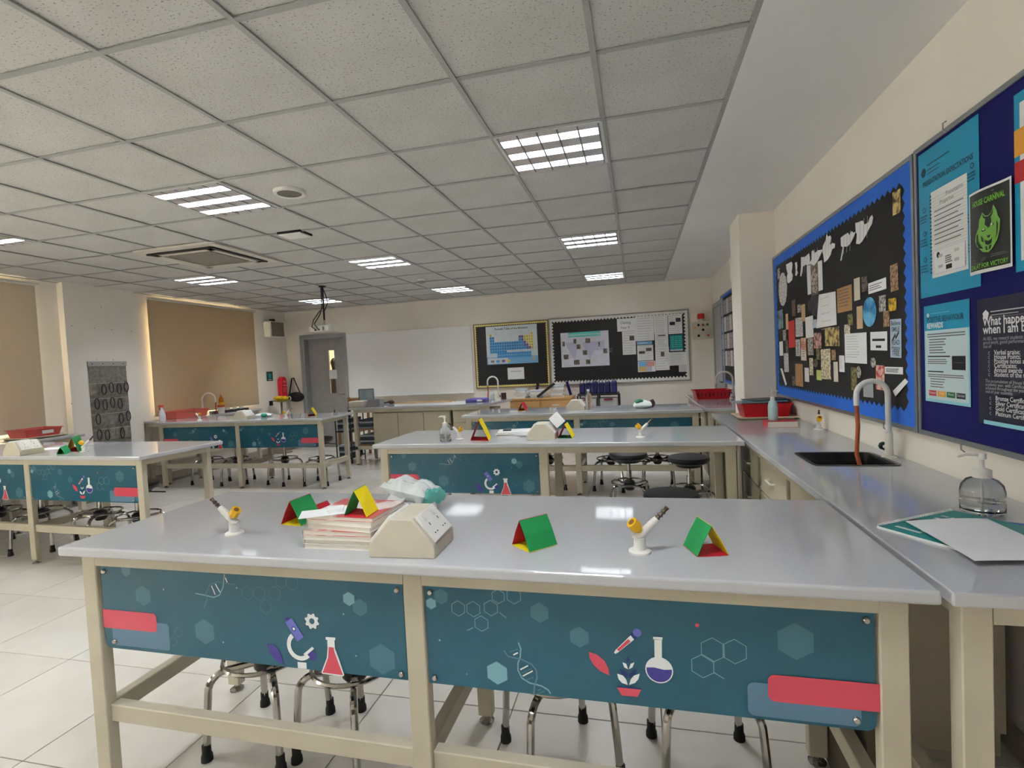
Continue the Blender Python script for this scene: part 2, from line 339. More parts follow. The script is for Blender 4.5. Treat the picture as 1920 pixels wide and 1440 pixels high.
# corridor behind the door
b = MB(); b.box(-7.6, -4.6, 8.9, 9.0, 0, 2.7); b.box(-7.6, -7.5, YB+.2, 8.9, 0, 2.7); b.box(-4.7, -4.6, YB+.2, 8.9, 0, 2.7); b.box(-7.6, -4.6, YB+.2, 9, 2.7, 2.75); struct('wall_corridor', b, wall_m)
t = thing('corridor_fill_light', 'added corridor fill light, out of view behind the narrow door glass', 'light', (-6.1, 8.3, 2.655)); MB().box(-.6, .6, -.12, .12, .01, .04).build('housing', white_m, t)  # lamp added out of view to brighten the corridor behind the glass
MB().box(-.58, .58, -.1, .1, 0, .01).build('diffuser', mat('corridor_fill_glow', (255, 236, 196), .5, emit=45), t)
# far door on the right wall, beyond the pillar
p0, p1 = ax(1341, 590, XR), ax(1362, 570, XR)
d = thing('door_2', None, None, (XR, 6.72, 0), RW, kind='structure')
b = MB(); 
for x in (-.5, .43): b.box(x, x+.07, -.03, .0, 0, 2.16)
b.box(-.5, .5, -.03, 0, 2.16, 2.23); b.build('door_frame', grey_m, d)
lf = MB().box(-.43, .43, -.012, -.002, 0.005, 2.16).build('door_leaf', leaf_m, d); MB().cyl((.34, -.012, 1.03), (.34, -.06, 1.03), .012).tube([(.34, -.055, 1.03), (.22, -.055, 1.03)], .01).build('handle', chrome_m, lf)

# ================================================================== CEILING FIXTURES
tube_on = mat('fluorescent_tube', (244, 249, 255), .4, emit=TUBE); tube_dim = mat('fluorescent_tube_dim', (244, 249, 255), .4, emit=TUBE*.2)
refl_m = mat('louvre_aluminium', (236, 237, 238), .3, .8); blade_m = mat('louvre_blade', (150, 152, 155), .4, .9); ref2 = mat('fitting_reflector', (225, 225, 222), .4)
def troffer(loc, on, label):
    t = thing('louvre_light', label, 'ceiling light', loc, 0, 'louvred ceiling lights')
    b = MB(); w = .288
    for s in (-1, 1): b.box(s*w-.008, s*w+.008, -w, w, 0, .14); b.box(-w, w, s*w-.008, s*w+.008, 0, .14)
    b.box(-w, w, -w, w, .14, .145); b.build('housing', ref2, t)
    for i in range(3):
        y = (i-1)*.187; MB().cyl((-.27, y, .07), (.27, y, .07), .013, n=8).build('tube', tube_on, t)
    for i in range(4):      # parabolic reflector bands along the tubes
        y = (i-1.5)*.187; wb = .052 if 0 < i < 3 else .026
        if abs(y) > .27: y = math.copysign(.254, y)
        prof = [(wb, 0), (wb*.62, .014), (wb*.34, .03), (.003, .05)]
        MB().prism([(y-a_, z_) for a_, z_ in prof]+[(y+a_, z_) for a_, z_ in prof[::-1]], -.28, .28, 'x').build('louvre_band', refl_m, t, smooth=True)
    for i in range(6):
        x = -.275+.11*i
        MB().prism([(x-.0045, -.003), (x-.002, .045), (x+.002, .045), (x+.0045, -.003)], -.28, .28, 'y').build('cross_blade', blade_m, t)
    return t
WHERE = {(1, 2): 'dimmer louvred ceiling light above the bench with the stacked books', (1, 6): 'dimmer louvred ceiling light above the bench with one open side', (1, 10): 'dimmer louvred ceiling light in front of the black display boards',
 (5, 2): 'bright louvred ceiling light beside the round speaker grille', (5, 6): 'bright louvred ceiling light between the small ceiling plate and smoke detector', (5, 10): 'bright louvred ceiling light near the whiteboard wall',
 (9, 2): 'bright louvred ceiling light over the left end of the bench by the pocket organiser', (9, 6): 'bright louvred ceiling light behind the air conditioning cassette', (9, 10): 'bright louvred ceiling light behind the hanging projector',
 (1, -2): 'louvred ceiling light at the rear of the room by the notice board wall', (5, -2): 'louvred ceiling light at the rear of the room, middle row', (9, -2): 'louvred ceiling light at the rear of the room by the windows', (1, -5): 'added unseen louvred fill light, notice board side', (5, -5): 'added unseen louvred fill light, middle row', (9, -5): 'added unseen louvred fill light, window side'}
for k, r in LIGHTS: troffer((-.6*k-.3, .6*r+.3, CZ-.002), True, WHERE[(k, r)])
t = thing('ceiling_speaker', 'round flush ceiling speaker with grey mesh grille', 'speaker', (-2.731, 1.54, CZ-.012))
b = MB(); b.lathe([(.078, .004), (.082, 0), (.1, 0), (.106, .008), (.106, .02)], n=32, caps=False); b.build('rim', white_m, t, smooth=True); MB().lathe([(.08, .006), (.08, .018)], n=32).build('grille', mat('speaker_mesh', (128, 124, 116), .7, c2=(90, 86, 80), scale=400), t)
t = thing('smoke_detector', 'small grey smoke detector on the ceiling', 'smoke detector', (-3.346, 5.164, CZ+.005)); MB().lathe([(.03, -.06), (.05, -.052), (.055, -.03)], n=20).build('sensor', mat('grey_plastic', (150, 148, 142), .5), t, smooth=True); MB().lathe([(.06, -.032), (.062, 0)], n=20).build('base', white_m, t)
t = thing('ceiling_plate', 'small square ceiling plate with a dark gap around it', 'access plate', (-3.37, 2.46, CZ-.02)); MB().box(-.11, .11, -.08, .08, 0, .012).build('plate', plaster_m, t, bevel=.004); MB().box(-.115, .115, -.088, .088, .012, .03).build('gap', black_m, t)
# air-conditioning cassette
t = thing('air_conditioner', 'square ceiling cassette air conditioner with dark air slots', 'air conditioner', (-4.63, 2.83, CZ-.03))
slab = mat('cassette_white', (214, 208, 196), .5)
MB().prism([p for c, a in (((.4, .4), 0), ((-.4, .4), PI/2), ((-.4, -.4), PI), ((.4, -.4), 1.5*PI)) for p in arc(c, .07, a, a+PI/2, 4)], .012, .032, 'z').build('panel', slab, t)
MB().box(-.25, .25, -.25, .25, 0, .014).build('intake_grille', mat('cassette_grille', (150, 145, 134), .6, c2=(120, 115, 106), scale=60, stretch=(1, 12, 1)), t)
for i in range(4):
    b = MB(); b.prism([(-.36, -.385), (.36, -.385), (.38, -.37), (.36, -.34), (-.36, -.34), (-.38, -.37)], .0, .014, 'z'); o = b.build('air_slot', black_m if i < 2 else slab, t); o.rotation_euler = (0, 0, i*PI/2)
    b = MB(); b.box(-.34, .34, -.34, -.28, -.002, .004); o = b.build('flap', slab, t); o.rotation_euler = (0, 0, i*PI/2)
# projector on its drop pole
pb = ay(608, 616, 4.985); pt = az(604, 537, CZ)
t = thing('projector', 'white projector hanging from a black ceiling pole with cables', 'projector', (pt.x, 4.985, CZ)); dz = pb.z-CZ; dx = pb.x-pt.x
MB().cyl((0, 0, 0), (0, 0, dz+.12), .013, n=10).lathe([(.05, -.012), (.05, .0)], n=16).build('pole', black_m, t)
MB().cyl((0, 0, dz+.13), (dx*.6, 0, dz+.05), .012, n=8).box(-.05+dx*.6, .05+dx*.6, -.05, .05, dz+.035, dz+.05).build('bracket', alu_m, t)
bd = MB().prism([(dx-.155, -.12), (dx+.14, -.12), (dx+.155, -.09), (dx+.15, .12), (dx-.15, .12), (dx-.165, 0)], dz-.045, dz+.04, 'z').build('body', white_m, t, bevel=.008)
a = Art(); a.rect(dx-.08, dx-.04, dz-.035, dz-.02, P['k']).rect(dx-.02, dx+.01, dz-.03, dz-.012, P['k']).rect(dx+.05, dx+.08, dz-.035, dz+.02, P['g']); o = a.build(bd); o.location.y = -.121
for c in ([(.015, -.02, -.02), (.06, -.03, -.12), (.09, -.03, -.24), (.02, -.02, -.36), (-.02, -.06, dz+.25), (-.09, -.12, dz+.12), (-.1, -.16, dz+.02), (-.06, -.13, dz-.02)], [(-.012, -.016, -.02), (-.014, -.02, -.3), (-.03, -.05, dz+.2), (-.07, -.14, dz+.06), (-.02, -.13, dz-.02)]):
    MB().tube(c, .007, 6).build('cable', black_m, t, smooth=True)
# ================================================================== BENCHES
# the printed panels: outlines taken from the photograph, laid out flat on the panel plane
PY = -.238
def q1(x, y): p = ay(100+x/2.743, 1000+y/2.743, PY); return (p.x+1.125, p.z)
def q2(x, y): p = ay(760+x/2.743, 1000+y/2.743, PY); return (p.x+1.125, p.z)
def q3(x, y): p = ay(1380+x/3.5556, 1080+y/3.5556, PY); return (p.x+1.125, p.z)
def panel_art_left():
    a = Art(.0004); I = INK; Q = q1; k = 1/2.743*.00123/1.03
    def hx(x, y, r, m): c = Q(x, y); a.hexa(c[0], c[1], r*.0006, m)
    def hl(x, y, r): c = Q(x, y); a.hexline(c[0], c[1], r*.0006, .0018, I['hexf'])
    for x, y, r in ((452, 325, 58), (772, 510, 70), (1575, 382, 45), (1690, 648, 78), (362, 195, 36)): hx(x, y, r, I['hexf'])
    hx(1518, 338, 36, I['hexl'])
    for x, y, r in ((993, 310, 38), (1055, 312, 38), (1088, 378, 38), (1135, 312, 38), (1168, 250, 34), (1225, 258, 38), (635, 515, 26), (610, 560, 26)): hl(x, y, r)
    p, r = Q(300, 590), Q(585, 470); a.rrect(p[0], r[0], p[1]+.008, r[1], .012, I['blue'])
    p, r = Q(232, 490), Q(518, 400); a.rrect(-1.165, r[0], .6, .664, .014, I['red'], (0, 1, 1, 0))
    a.line([Q(*t) for t in ((725, 312), (770, 320), (820, 332), (850, 320), (868, 280), (872, 240), (875, 212))], .0035, I['line'])
    a.line([Q(*t) for t in ((768, 385), (785, 350), (780, 310), (800, 265), (840, 250), (870, 258), (930, 265))], .0035, I['hexf'])
    for s, e in (((808, 272), (828, 318)), ((828, 262), (852, 305)), ((880, 230), (890, 255))): a.line([Q(*s), Q(*e)], .003, I['white'])
    c = Q(1328, 453); g = []
    for i in range(32): rr = .025 if (i//2) % 2 else .02; g.append((c[0]+rr*math.cos(2*PI*i/32), c[1]+rr*math.sin(2*PI*i/32)))
    a.poly(g, I['white']); a.disc(c[0], c[1], .0092, teal_m)
    a.poly([Q(*t) for t in ((1096, 568), (1135, 578), (1165, 612), (1182, 676), (1140, 655), (1112, 620))], I['dpurple'])
    c = Q(1330, 630); a.disc(c[0], c[1], .014, I['dpurple'])
    c = Q(1266, 580); a.poly(arc(c, .046, math.radians(128), math.radians(315), 16)+arc(c, .032, math.radians(315), math.radians(128), 16), I['white'])
    a.poly([Q(*t) for t in ((1284, 622), (1330, 584), (1340, 594), (1296, 632))], I['white']); a.poly([Q(*t) for t in ((1254, 662), (1300, 666), (1302, 698), (1256, 694))], I['white'])
    a.poly([Q(*t) for t in ((1188, 440), (1200, 430), (1212, 442), (1198, 454))], I['dpurple']); a.poly([Q(*t) for t in ((1190, 458), (1224, 436), (1287, 534), (1254, 558))], I['purple'])
    c = Q(1235, 492); a.disc(c[0], c[1], .0075, I['navy']).disc(c[0], c[1], .0045, I['white'])
    a.poly([Q(*t) for t in ((1400, 533), (1450, 536), (1449, 550), (1445, 551), (1448, 592), (1470, 650), (1496, 728), (1490, 735), (1382, 722), (1378, 714), (1406, 640), (1410, 592), (1408, 548), (1400, 546))], I['white'])
    a.poly([Q(*t) for t in ((1416, 584), (1441, 587), (1446, 612), (1490, 729), (1384, 717), (1412, 640))], I['red'])
    for x, y in ((560, 292), (870, 563), (1492, 415), (1557, 630), (940, 282)): c = Q(x, y); a.disc(c[0], c[1], .003, I['hexl'], 8)
    return a
def panel_art_right():
    a = Art(.0004); I = INK; Q = q2
    def hx(x, y, r, m, q=q2, f=.0005): c = q(x, y); a.hexa(c[0], c[1], r*f, m)
    def hl(x, y, r): c = Q(x, y); a.hexline(c[0], c[1], r*.0005, .0018, I['line'])
    for x, y, r in ((182, 325, 46), (690, 405, 56), (895, 530, 57)): hx(x, y, r, I['hexf'])
    hx(132, 360, 34, I['hexl']); hx(473, 716, 66, I['hexl']); hx(390, 425, 130, I['hexf'], q3, .00035)
    for x, y, r in ((272, 385, 44), (350, 388, 44), (392, 462, 44), (440, 382, 44), (478, 322, 40), (558, 320, 44), (1578, 592, 62), (1690, 600, 62), (1527, 675, 60)): hl(x, y, r)
    for s, e in (((1585, 708), (1637, 740)), ((485, 405), (520, 432)), ((350, 482), (318, 498))): a.line([Q(*s), Q(*e)], .002, I['line'])
    a.line([Q(*t) for t in ((582, 558), (594, 590), (592, 630), (580, 665), (580, 700), (600, 740), (640, 765), (700, 780), (735, 800), (748, 820))], .004, I['line'])
    a.line([Q(*t) for t in ((507, 600), (530, 630), (600, 645), (650, 670), (675, 700), (678, 740), (665, 780), (662, 824))], .004, I['blue'])
    for s, e, m in (((556, 622), (580, 610), 'white'), ((536, 608), (580, 592), 'hexf'), ((592, 697), (632, 676), 'white'), ((598, 715), (650, 692), 'hexf'), ((605, 730), (656, 703), 'white'), ((620, 750), (662, 735), 'hexf'), ((680, 805), (700, 795), 'hexf'), ((678, 822), (715, 806), 'hexf')): a.line([Q(*s), Q(*e)], .0035, I[m])
    a.poly([Q(*t) for t in ((944, 604), (985, 617), (1025, 650), (1045, 690), (1049, 724), (1005, 704), (968, 670), (948, 636))], I['red'])
    a.poly([Q(*t) for t in ((1148, 520), (1168, 505), (1190, 528), (1174, 546))], I['navy']); c = Q(1191, 505); a.disc(c[0], c[1], .0108, I['purple'])
    a.poly([Q(*t) for t in ((1158, 518), (1176, 540), (1094, 606), (1080, 614), (1073, 606), (1080, 594))], I['white']); a.poly([Q(*t) for t in ((1146, 537), (1158, 550), (1098, 600), (1088, 590))], I['red'])
    a.poly([Q(*t) for t in ((1144, 660), (1134, 645), (1145, 622), (1156, 648))], I['navy'])
    for m, sx in ((1, 1), (-1, -1)):
        def MX(x, y): return Q(1147+sx*(x-1147), y)
        a.poly([MX(*t) for t in ((1149, 738), (1180, 722), (1192, 690), (1165, 700), (1150, 718))], I['navy'])
        a.poly([MX(*t) for t in ((1149, 692), (1168, 682), (1178, 656), (1158, 664))], I['white']); a.poly([MX(*t) for t in ((1150, 772), (1180, 762), (1198, 742), (1205, 714), (1175, 724), (1158, 745))], I['white'])
    a.poly([Q(*t) for t in ((1085, 778), (1216, 790), (1213, 796), (1088, 784))], I['navy']); a.poly([Q(*t) for t in ((1088, 784), (1213, 796), (1194, 833), (1112, 826))], I['red'])
    c = Q(1304, 695); a.disc(c[0], c[1], .0345, I['white'], 24); a.poly([Q(*t) for t in ((1279, 540), (1318, 541), (1318, 645), (1281, 642))], I['white']); a.poly([Q(*t) for t in ((1273, 524), (1321, 527), (1321, 540), (1273, 538))], I['white'])
    a.poly(arc(c, .0315, math.radians(172), math.radians(368), 16)+[(c[0]+.012, c[1]+.002), (c[0]-.012, c[1]+.006)], I['dpurple'])
    for x, y, m in ((1498, 465, 'red'), (178, 547, 'hexl'), (318, 720, 'purple')): c = Q(x, y); a.disc(c[0], c[1], .005 if m == 'red' else .003, I[m], 10)
    p, r = q3(75, 900), q3(820, 780); a.rrect(p[0], r[0], p[1]-.004, q3(75, 690)[1], .016, I['blue'])
    p = q3(205, 690); a.rrect(p[0], 1.17, .58, .647, .016, I['red'], (1, 0, 0, 1))
    return a
PL = [(-1.163, .815), (-.034, .815), (-.034, .53)]+[(-1.163+.022-.022*math.cos(t*PI/8), .53+.022-.022*math.sin(t*PI/8)) for t in (4, 3, 2, 1, 0)]
PL = [(-1.163, .815), (-.034, .815), (-.034, .53)]+[(-1.141-.022*math.sin(t*PI/8), .552-.022*math.cos(t*PI/8)) for t in range(5)]
PR = [(-x, z) for x, z in PL][::-1]
ART = None
def slab_edge(b, x0, x1, y0, y1): b.box(x0, x1, y0, y1, WZ-.032, WZ)
glide = MB().lathe([(.03, 0), (.03, .006), (.018, .014), (.01, .018), (.01, .04)], n=12).mesh('foot', chrome_m, smooth=True)
boltm = None
def bench(loc, rz, label, left=True, right=True):
    """loc: middle of the worktop front edge on the floor; local y runs to the rear"""
    global ART, boltm
    t = thing('lab_bench', label, 'bench', loc, rz, 'laboratory benches')
    b = MB(); b.box(-1.275, 1.275, 0, .755, WZ-.032, WZ); b.build('worktop', top_m, t, bevel=.007, seg=3)
    for x0 in (-1.235, -.03, 1.17):
        for y0 in (.045, .625):
            lg = MB().box(x0, x0+.06, y0, y0+.04, .03, WZ-.033).build('leg', frame_m, t, bevel=.003, seg=1)
            inst('foot', glide, lg, (x0+.03, y0+.02, 0))
    b = MB()
    for x0, x1 in ((-1.175, -.03), (.03, 1.17)): MB().box(x0, x1, .045, .075, .817, WZ-.033).build('apron', frame_m, t); MB().box(x0, x1, .635, .665, .817, WZ-.033).build('apron', frame_m, t)
    for x0 in (-1.235, -.03, 1.17): MB().box(x0+.005, x0+.055, .085, .625, .817, WZ-.033).build('cross_rail', frame_m, t)
    for x0, x1 in ((-1.175, -.03), (.03, 1.17)): MB().box(x0, x1, .058, .098, .262, .322).build('foot_rail', frame_m, t, bevel=.003, seg=1)
    for x0 in (-1.225, -.02, 1.18): MB().box(x0, x0+.04, .085, .625, .262, .322).build('side_rail', frame_m, t, bevel=.003, seg=1)
    if ART is None:
        ART = (panel_art_left().b.mesh('print', None), panel_art_right().b.mesh('print', None), MB().prism(PL, 0, .005, 'y').mesh('panel', teal_m), MB().prism(PR, 0, .005, 'y').mesh('panel', teal_m))
        boltm = MB().lathe([(.009, 0), (.009, .004), (.006, .008)], n=12, M=Matrix.Rotation(PI/2, 4, 'X')).mesh('bolt', chrome_m, smooth=True)
    for on, i, sx in ((left, 0, 1), (right, 1, -1)):
        if not on: continue
        p = inst('panel', ART[2+i], t, (0, .052, 0)); inst('print', ART[i], p)
        for x, z in ((-1.145, .797), (-.052, .797), (-1.12 if 1 else 0, .555), (-.052, .548)): inst('bolt', boltm, p, (x*sx, 0, z))
    return t
B1 = bench((-1.125, -.29, 0), math.radians(-.4), 'grey-topped lab bench with blue printed panels carrying the stacked books')
B2 = bench((-1.125, 1.835, 0), math.radians(-.7), 'grey-topped lab bench with only its left half panelled', True, False)
B3 = bench((-1.125, 3.84, 0), 0, 'grey-topped lab bench standing before the black display boards')
L1 = bench((-5.32, 1.475, 0), math.radians(-2.2), 'grey-topped lab bench beside the clear pocket organiser')
L2 = bench((-5.53, 3.985, 0), math.radians(.6), 'grey-topped lab bench in front of the wide tan roller blind')

# ---- wall counters -------------------------------------------------
def counter(name, label, x0, x1, y0, y1, hole=None, side=1):
    """worktop on steel frame along a wall; side=1: right wall"""
    t = thing(name, label, 'counter', (x0, y0, 0), 0, 'wall counters'); w, L = x1-x0, y1-y0
    b = MB()
    if hole:
        hx0, hx1, hy0, hy1 = hole[0]-x0, hole[1]-x0, hole[2]-y0, hole[3]-y0
        z0, z1 = WZ-.032, WZ
        o = [(0, 0), (w, 0), (w, L), (0, L)]; i = [(hx0, hy0), (hx1, hy0), (hx1, hy1), (hx0, hy1)]
        vs = [(p[0], p[1], z) for z in (z1, z0) for p in o+i]
        fs = []
        for k in range(4):
            k2 = (k+1) % 4; fs += [(k, k2, 4+k2, 4+k), (8+k2, 8+k, 12+k, 12+k2), (k2, k, 8+k, 8+k2), (4+k, 4+k2, 12+k2, 12+k)]
        b.add(vs, fs)
    else: b.box(0, w, 0, L, WZ-.032, WZ)
    b.build('worktop', top_m, t, bevel=.006 if not hole else .004, seg=2)
    for x in (.03, w-.09):
        for y in (.03, L-.08):
            lg = MB().box(x, x+.06, y, y+.05, .03, WZ-.033).build('leg', frame_m, t, bevel=.003, seg=1); inst('foot', glide, lg, (x+.03, y+.025, 0))
    b = MB(); b.box(.09, w-.09, .03, .07, .815, WZ-.033); b.box(.09, w-.09, L-.07, L-.03, .815, WZ-.033)
    for x in (.035, w-.075): b.box(x, x+.04, .08, L-.08, .815, WZ-.033)
    b.build('apron', frame_m, t)
    MB().box(.04, .08, .08, L-.08, .27, .32).box(.09, w-.09, .035, .075, .27, .32).build('foot_rail', frame_m, t)
    return t
SX0, SX1, SY0, SY1 = .315, .655, 1.06, 1.385
counter('wall_counter', 'long grey-topped wall counter with the black sink under the notice boards', .168, XR-.003, -.3, 3.45, (SX0, SX1, SY0, SY1))
counter('wall_counter', 'grey-topped wall counter beyond the pillar holding the red basket', .168, XR-.003, 3.92, 6.0)
counter('wall_counter', 'grey-topped window counter holding the red tray by the column', XL+.003, -6.6, -.2, 2.95)
counter('wall_counter', 'grey-topped window counter with the orange bottle and arched tap', XL+.003, -6.81, 4.16, 6.05)
handle_m = mat('cream_handle', (240, 236, 222), .35)
def cabinet(loc, rz, w, h, d, label, drawers=0, doors=2, group='beige cabinets'):
    """front faces local -y"""
    t = thing('cabinet', label, 'cabinet', loc, rz, group)
    MB().box(-w/2, w/2, .02, d, .1, h).box(-w/2+.03, w/2-.03, .05, d, 0, .1).build('body', cab_m, t)
    rows = [(.1+(h-.1)*i/drawers, .1+(h-.1)*(i+1)/drawers) for i in range(drawers)] if drawers else []
    for z0, z1 in rows:
        dr = MB().box(-w/2+.006, w/2-.006, 0, .019, z0+.005, z1-.005).build('drawer', cab_m, t, bevel=.004, seg=1)
        MB().tube([(-.06, 0, (z0+z1)/2), (-.055, -.022, (z0+z1)/2), (.055, -.022, (z0+z1)/2), (.06, 0, (z0+z1)/2)], .006, 6).build('handle', handle_m, dr)
    for i in range(doors if not drawers else 0):
        x0 = -w/2+w*i/doors; x1 = x0+w/doors
        dr = MB().box(x0+.004, x1-.004, 0, .019, .105, h-.006).build('door', cab_m, t, bevel=.005, seg=1)
        xm = x1-.1 if i % 2 == 0 else x0+.1
        MB().tube([(xm-.05, 0, h-.1), (xm-.045, -.022, h-.1), (xm+.045, -.022, h-.1), (xm+.05, 0, h-.1)], .006, 6).build('handle', handle_m, dr)
    return t
cabinet((.25, .85, 0), RW, .8, .8, .44, 'beige two-door cabinet under the sink counter at its papers end', 0, 2)
cabinet((.25, 1.62, 0), RW, .6, .8, .44, 'beige drawer cabinet under the black sink', 3)
cabinet((.25, 2.24, 0), RW, .5, .8, .44, 'beige drawer cabinet under the gas tap by the wall', 3)
cabinet((.25, 2.9, 0), RW, .75, .8, .44, 'beige two-door cabinet under the red tray counter', 0, 2)
cabinet((.25, 4.9, 0), RW, .9, .8, .44, 'beige two-door cabinet under the counter beyond the pillar', 0, 2)
cabinet((-6.68, 1.7, 0), -RW, .9, .8, .44, 'beige two-door cabinet under the window counter with the red tray', 0, 2)
# dark service ducts with hoses in the gaps between the benches and the sink counter
binm = mat('dark_olive_duct', (92, 84, 66), .6)
for y0, lab in ((.02, 'dark olive service duct between the book bench and the sink counter'), (2.15, 'dark olive service duct between the half-panelled bench and the sink counter'), (4.2, 'dark olive service duct beside the bench before the display boards')):
    t = thing('service_duct', lab, 'duct', (.136, y0, 0), 0, 'service ducts'); MB().box(-.022, .022, 0, .36, 0, .85).build('duct', binm, t)
    MB().tube([(-.02, -.012, .84), (-.016, -.03, .79), (0, -.034, .775), (.016, -.03, .79), (.02, -.012, .84)], .008, 6).build('hose', frame_m, t, smooth=True)
# ---- demonstration bench at the whiteboard -------------------------
t = thing('demonstration_bench', 'long beige demonstration bench with cupboards below the whiteboard', 'bench', (-4.81, 5.5, 0))
DW, DD = 2.26, .72
b = MB(); b.prism([(0, 0), (DW, 0), (DW+.12, .95), (DW-.5, .95), (DW-.5, DD), (0, DD)], WZ-.035, WZ, 'z'); b.build('worktop', top_m, t, bevel=.005)
for x, y in ((.05, .05), (.05, DD-.1), (.35, DD-.1)):
    lg = MB().box(x, x+.05, y, y+.05, .02, WZ-.036).build('leg', frame_m, t); inst('foot', glide, lg, (x+.025, y+.025, 0))
MB().box(.05, DW-.02, .04, .07, .81, WZ-.036).box(.05, .35, .05, .09, .24, .29).box(.05, .09, .09, DD-.1, .24, .29).build('apron', frame_m, t)
MB().box(.36, 1.62, .1, DD-.03, .24, .80).build('body', cab_m, t)
for i in range(3):
    x0 = .36+.42*i; MB().box(x0+.006, x0+.414, .08, .1, .245, .795).build('door', cab_m, t, bevel=.003, seg=1)
MB().box(1.66, DW-.03, .1, DD-.03, .1, .80).build('drawer_unit', cab_m, t)
for i in range(4):
    z0 = .11+.172*i; dr = MB().box(1.67, DW-.04, .075, .1, z0, z0+.165).build('drawer', cab_m, t, bevel=.003, seg=1)
    MB().tube([(1.86, .075, z0+.11), (1.865, .05, z0+.11), (2.03, .05, z0+.11), (2.035, .075, z0+.11)], .008, 6).build('handle', handle_m, dr)
MB().box(.06, .34, .12, DD-.1, .29, .31).box(.06, .34, .12, DD-.1, .53, .55).build('shelf', mat('brown_shelf', (150, 110, 74), .6), t)

# ================================================================== STOOLS
def make_stool():
    t = thing('lab_stool', 'x', 'stool')
    MB().lathe([(.02, .54), (.13, .545), (.16, .56), (.168, .58), (.16, .6), (.12, .61), (.001, .612)], n=28).build('seat', vinyl_m, t, smooth=True)
    MB().lathe([(.1, .52), (.12, .545)], n=20).build('seat_plate', black_m, t); MB().cyl((.05, 0, .525), (.2, .03, .5), .006, n=6).build('lever', black_m, t)
    MB().lathe([(.022, .34), (.022, .44), (.014, .44), (.014, .525)], n=14).build('post', chrome_m, t, smooth=True)
    MB().lathe([(.035, .27), (.05, .29), (.05, .34), (.03, .36)], n=16).build('hub', black_m, t, smooth=True)
    for i in range(4):
        c, s = math.cos(i*PI/2+.4), math.sin(i*PI/2+.4)
        pts = [(.03, .31)]+[(.14, .318)]+[(.14+.068*math.sin(a*PI/12), .25+.068*math.cos(a*PI/12)) for a in range(1, 6)]+[(.214, .18), (.224, .04)]
        lg = MB().tube([(r*c, r*s, z) for r, z in pts], .0135, 8).build('leg', chrome_m, t, smooth=True)
        MB().lathe([(.021, 0), (.02, .02), (.016, .03), (.016, .06)], c=(.2255*c, .2255*s, 0), n=12).build('foot', rubber_m, lg, smooth=True)
    MB().tube([(.155*math.cos(i*PI/14), .155*math.sin(i*PI/14), .338) for i in range(28)], .0085, 6, closed=True).build('foot_ring', chrome_m, t, smooth=True)
    return t
ST = make_stool(); used = []
KIDS.update({o.name: list(o.children) for o in [ST]+list(ST.children)})
def stools(spots, label, group):
    for x, y, a in spots:
        if not used: ST.location = (x, y, 0); ST.rotation_euler = (0, 0, a); ST['label'] = label; ST['group'] = group; used.append(1)
        else: dup(ST, (x, y, 0), a, label, group)
stools([(-1.95, .13, .4), (-1.56, .13, .1), (-.8, .2, .9), (-.3, .24, .5)], 'chrome-legged stool tucked under the bench with the stacked books', 'stools under the bench with the books')
s1, s2, s3 = az(1178, 849, .6), az(1291, 856, .6), az(1258, 924, .6)
stools([(s1.x, s1.y, .3), (s2.x, s2.y, .9)], 'black-seated swivel stool showing under the half-panelled bench', 'stools at the half-panelled bench')
stools([(s3.x, s3.y, .3)], 'black-seated stool standing between the book bench and the half-panelled bench', 'stool between benches')
stools([(-1.95, 2.2, .2), (-1.5, 2.22, .7)], 'chrome-legged stool behind the panel of the half-panelled bench', 'stools behind the half panel')
stools([(-2.0, 4.22, .1), (-1.5, 4.25, .6), (-.8, 4.22, .2), (-.3, 4.25, .4)], 'chrome-legged stool under the bench before the display boards', 'stools under the far bench')
stools([(-6.2, 1.85, .3), (-5.7, 1.86, .8), (-5.03, 1.86, .1), (-4.57, 1.82, .5)], 'chrome-legged stool under the bench beside the pocket organiser', 'stools under the organiser bench')
stools([(-6.3, 4.35, .3), (-5.86, 4.36, .8), (-5.1, 4.36, .1), (-4.55, 4.36, .45)], 'chrome-legged stool under the bench before the tan blind', 'stools under the blind bench')
# ================================================================== THINGS ON THE BENCHES
def make_tap(loc, rz, label, mirror=1, z=WZ):
    t = thing('gas_tap', label, 'gas tap', (loc[0], loc[1], z), rz, 'bench gas taps'); m = mirror
    MB().lathe([(.031, 0), (.031, .005), (.027, .008), (.017, .009), (.016, .035), (.017, .042)], n=20).build('base', white_m, t, smooth=True)
    MB().tube([(-.014*m, 0, .036), (.006*m, 0, .05), (.034*m, .0, .078), (.05*m, 0, .094)], [.012, .012, .0115, .009], 10).build('body', white_m, t, smooth=True)
    MB().tube([(.05*m, 0, .094), (.056*m, 0, .1), (.058*m, 0, .102), (.064*m, 0, .108), (.066*m, 0, .11), (.072*m, 0, .116), (.08*m, 0, .124)], [.0085, .005, .0085, .005, .008, .005, .0065], 8).build('nozzle', mat('dark_steel', (96, 84, 72), .35, .8), t)
    d = Vector((-.62*m, -.25, .74)).normalized(); c = Vector((.002*m, -.002, .06))
    k = MB().tube([c, c+d*.012, c+d*.016, c+d*.038], [.008, .016, .0175, .0165], 8).build('knob', yellow_m, t)
    MB().cyl(c+d*.038, c+d*.0395, .009, n=8).build('cap', mat('knob_brown', (120, 78, 30), .5), k)
    return t
p = az(440, 1001); make_tap(p, .1, 'yellow-knobbed white gas tap left of the stacked books', -1)
p = az(1200, 1035); make_tap(p, .15, 'yellow-knobbed white gas tap between two folded green cards', 1)
p = az(862, 824); make_tap(p, 0, 'yellow-knobbed gas tap beside the clear pump bottle', -1)
p = az(1201, 820); make_tap(p, 0, 'yellow-knobbed gas tap alone on the half-panelled bench', 1)
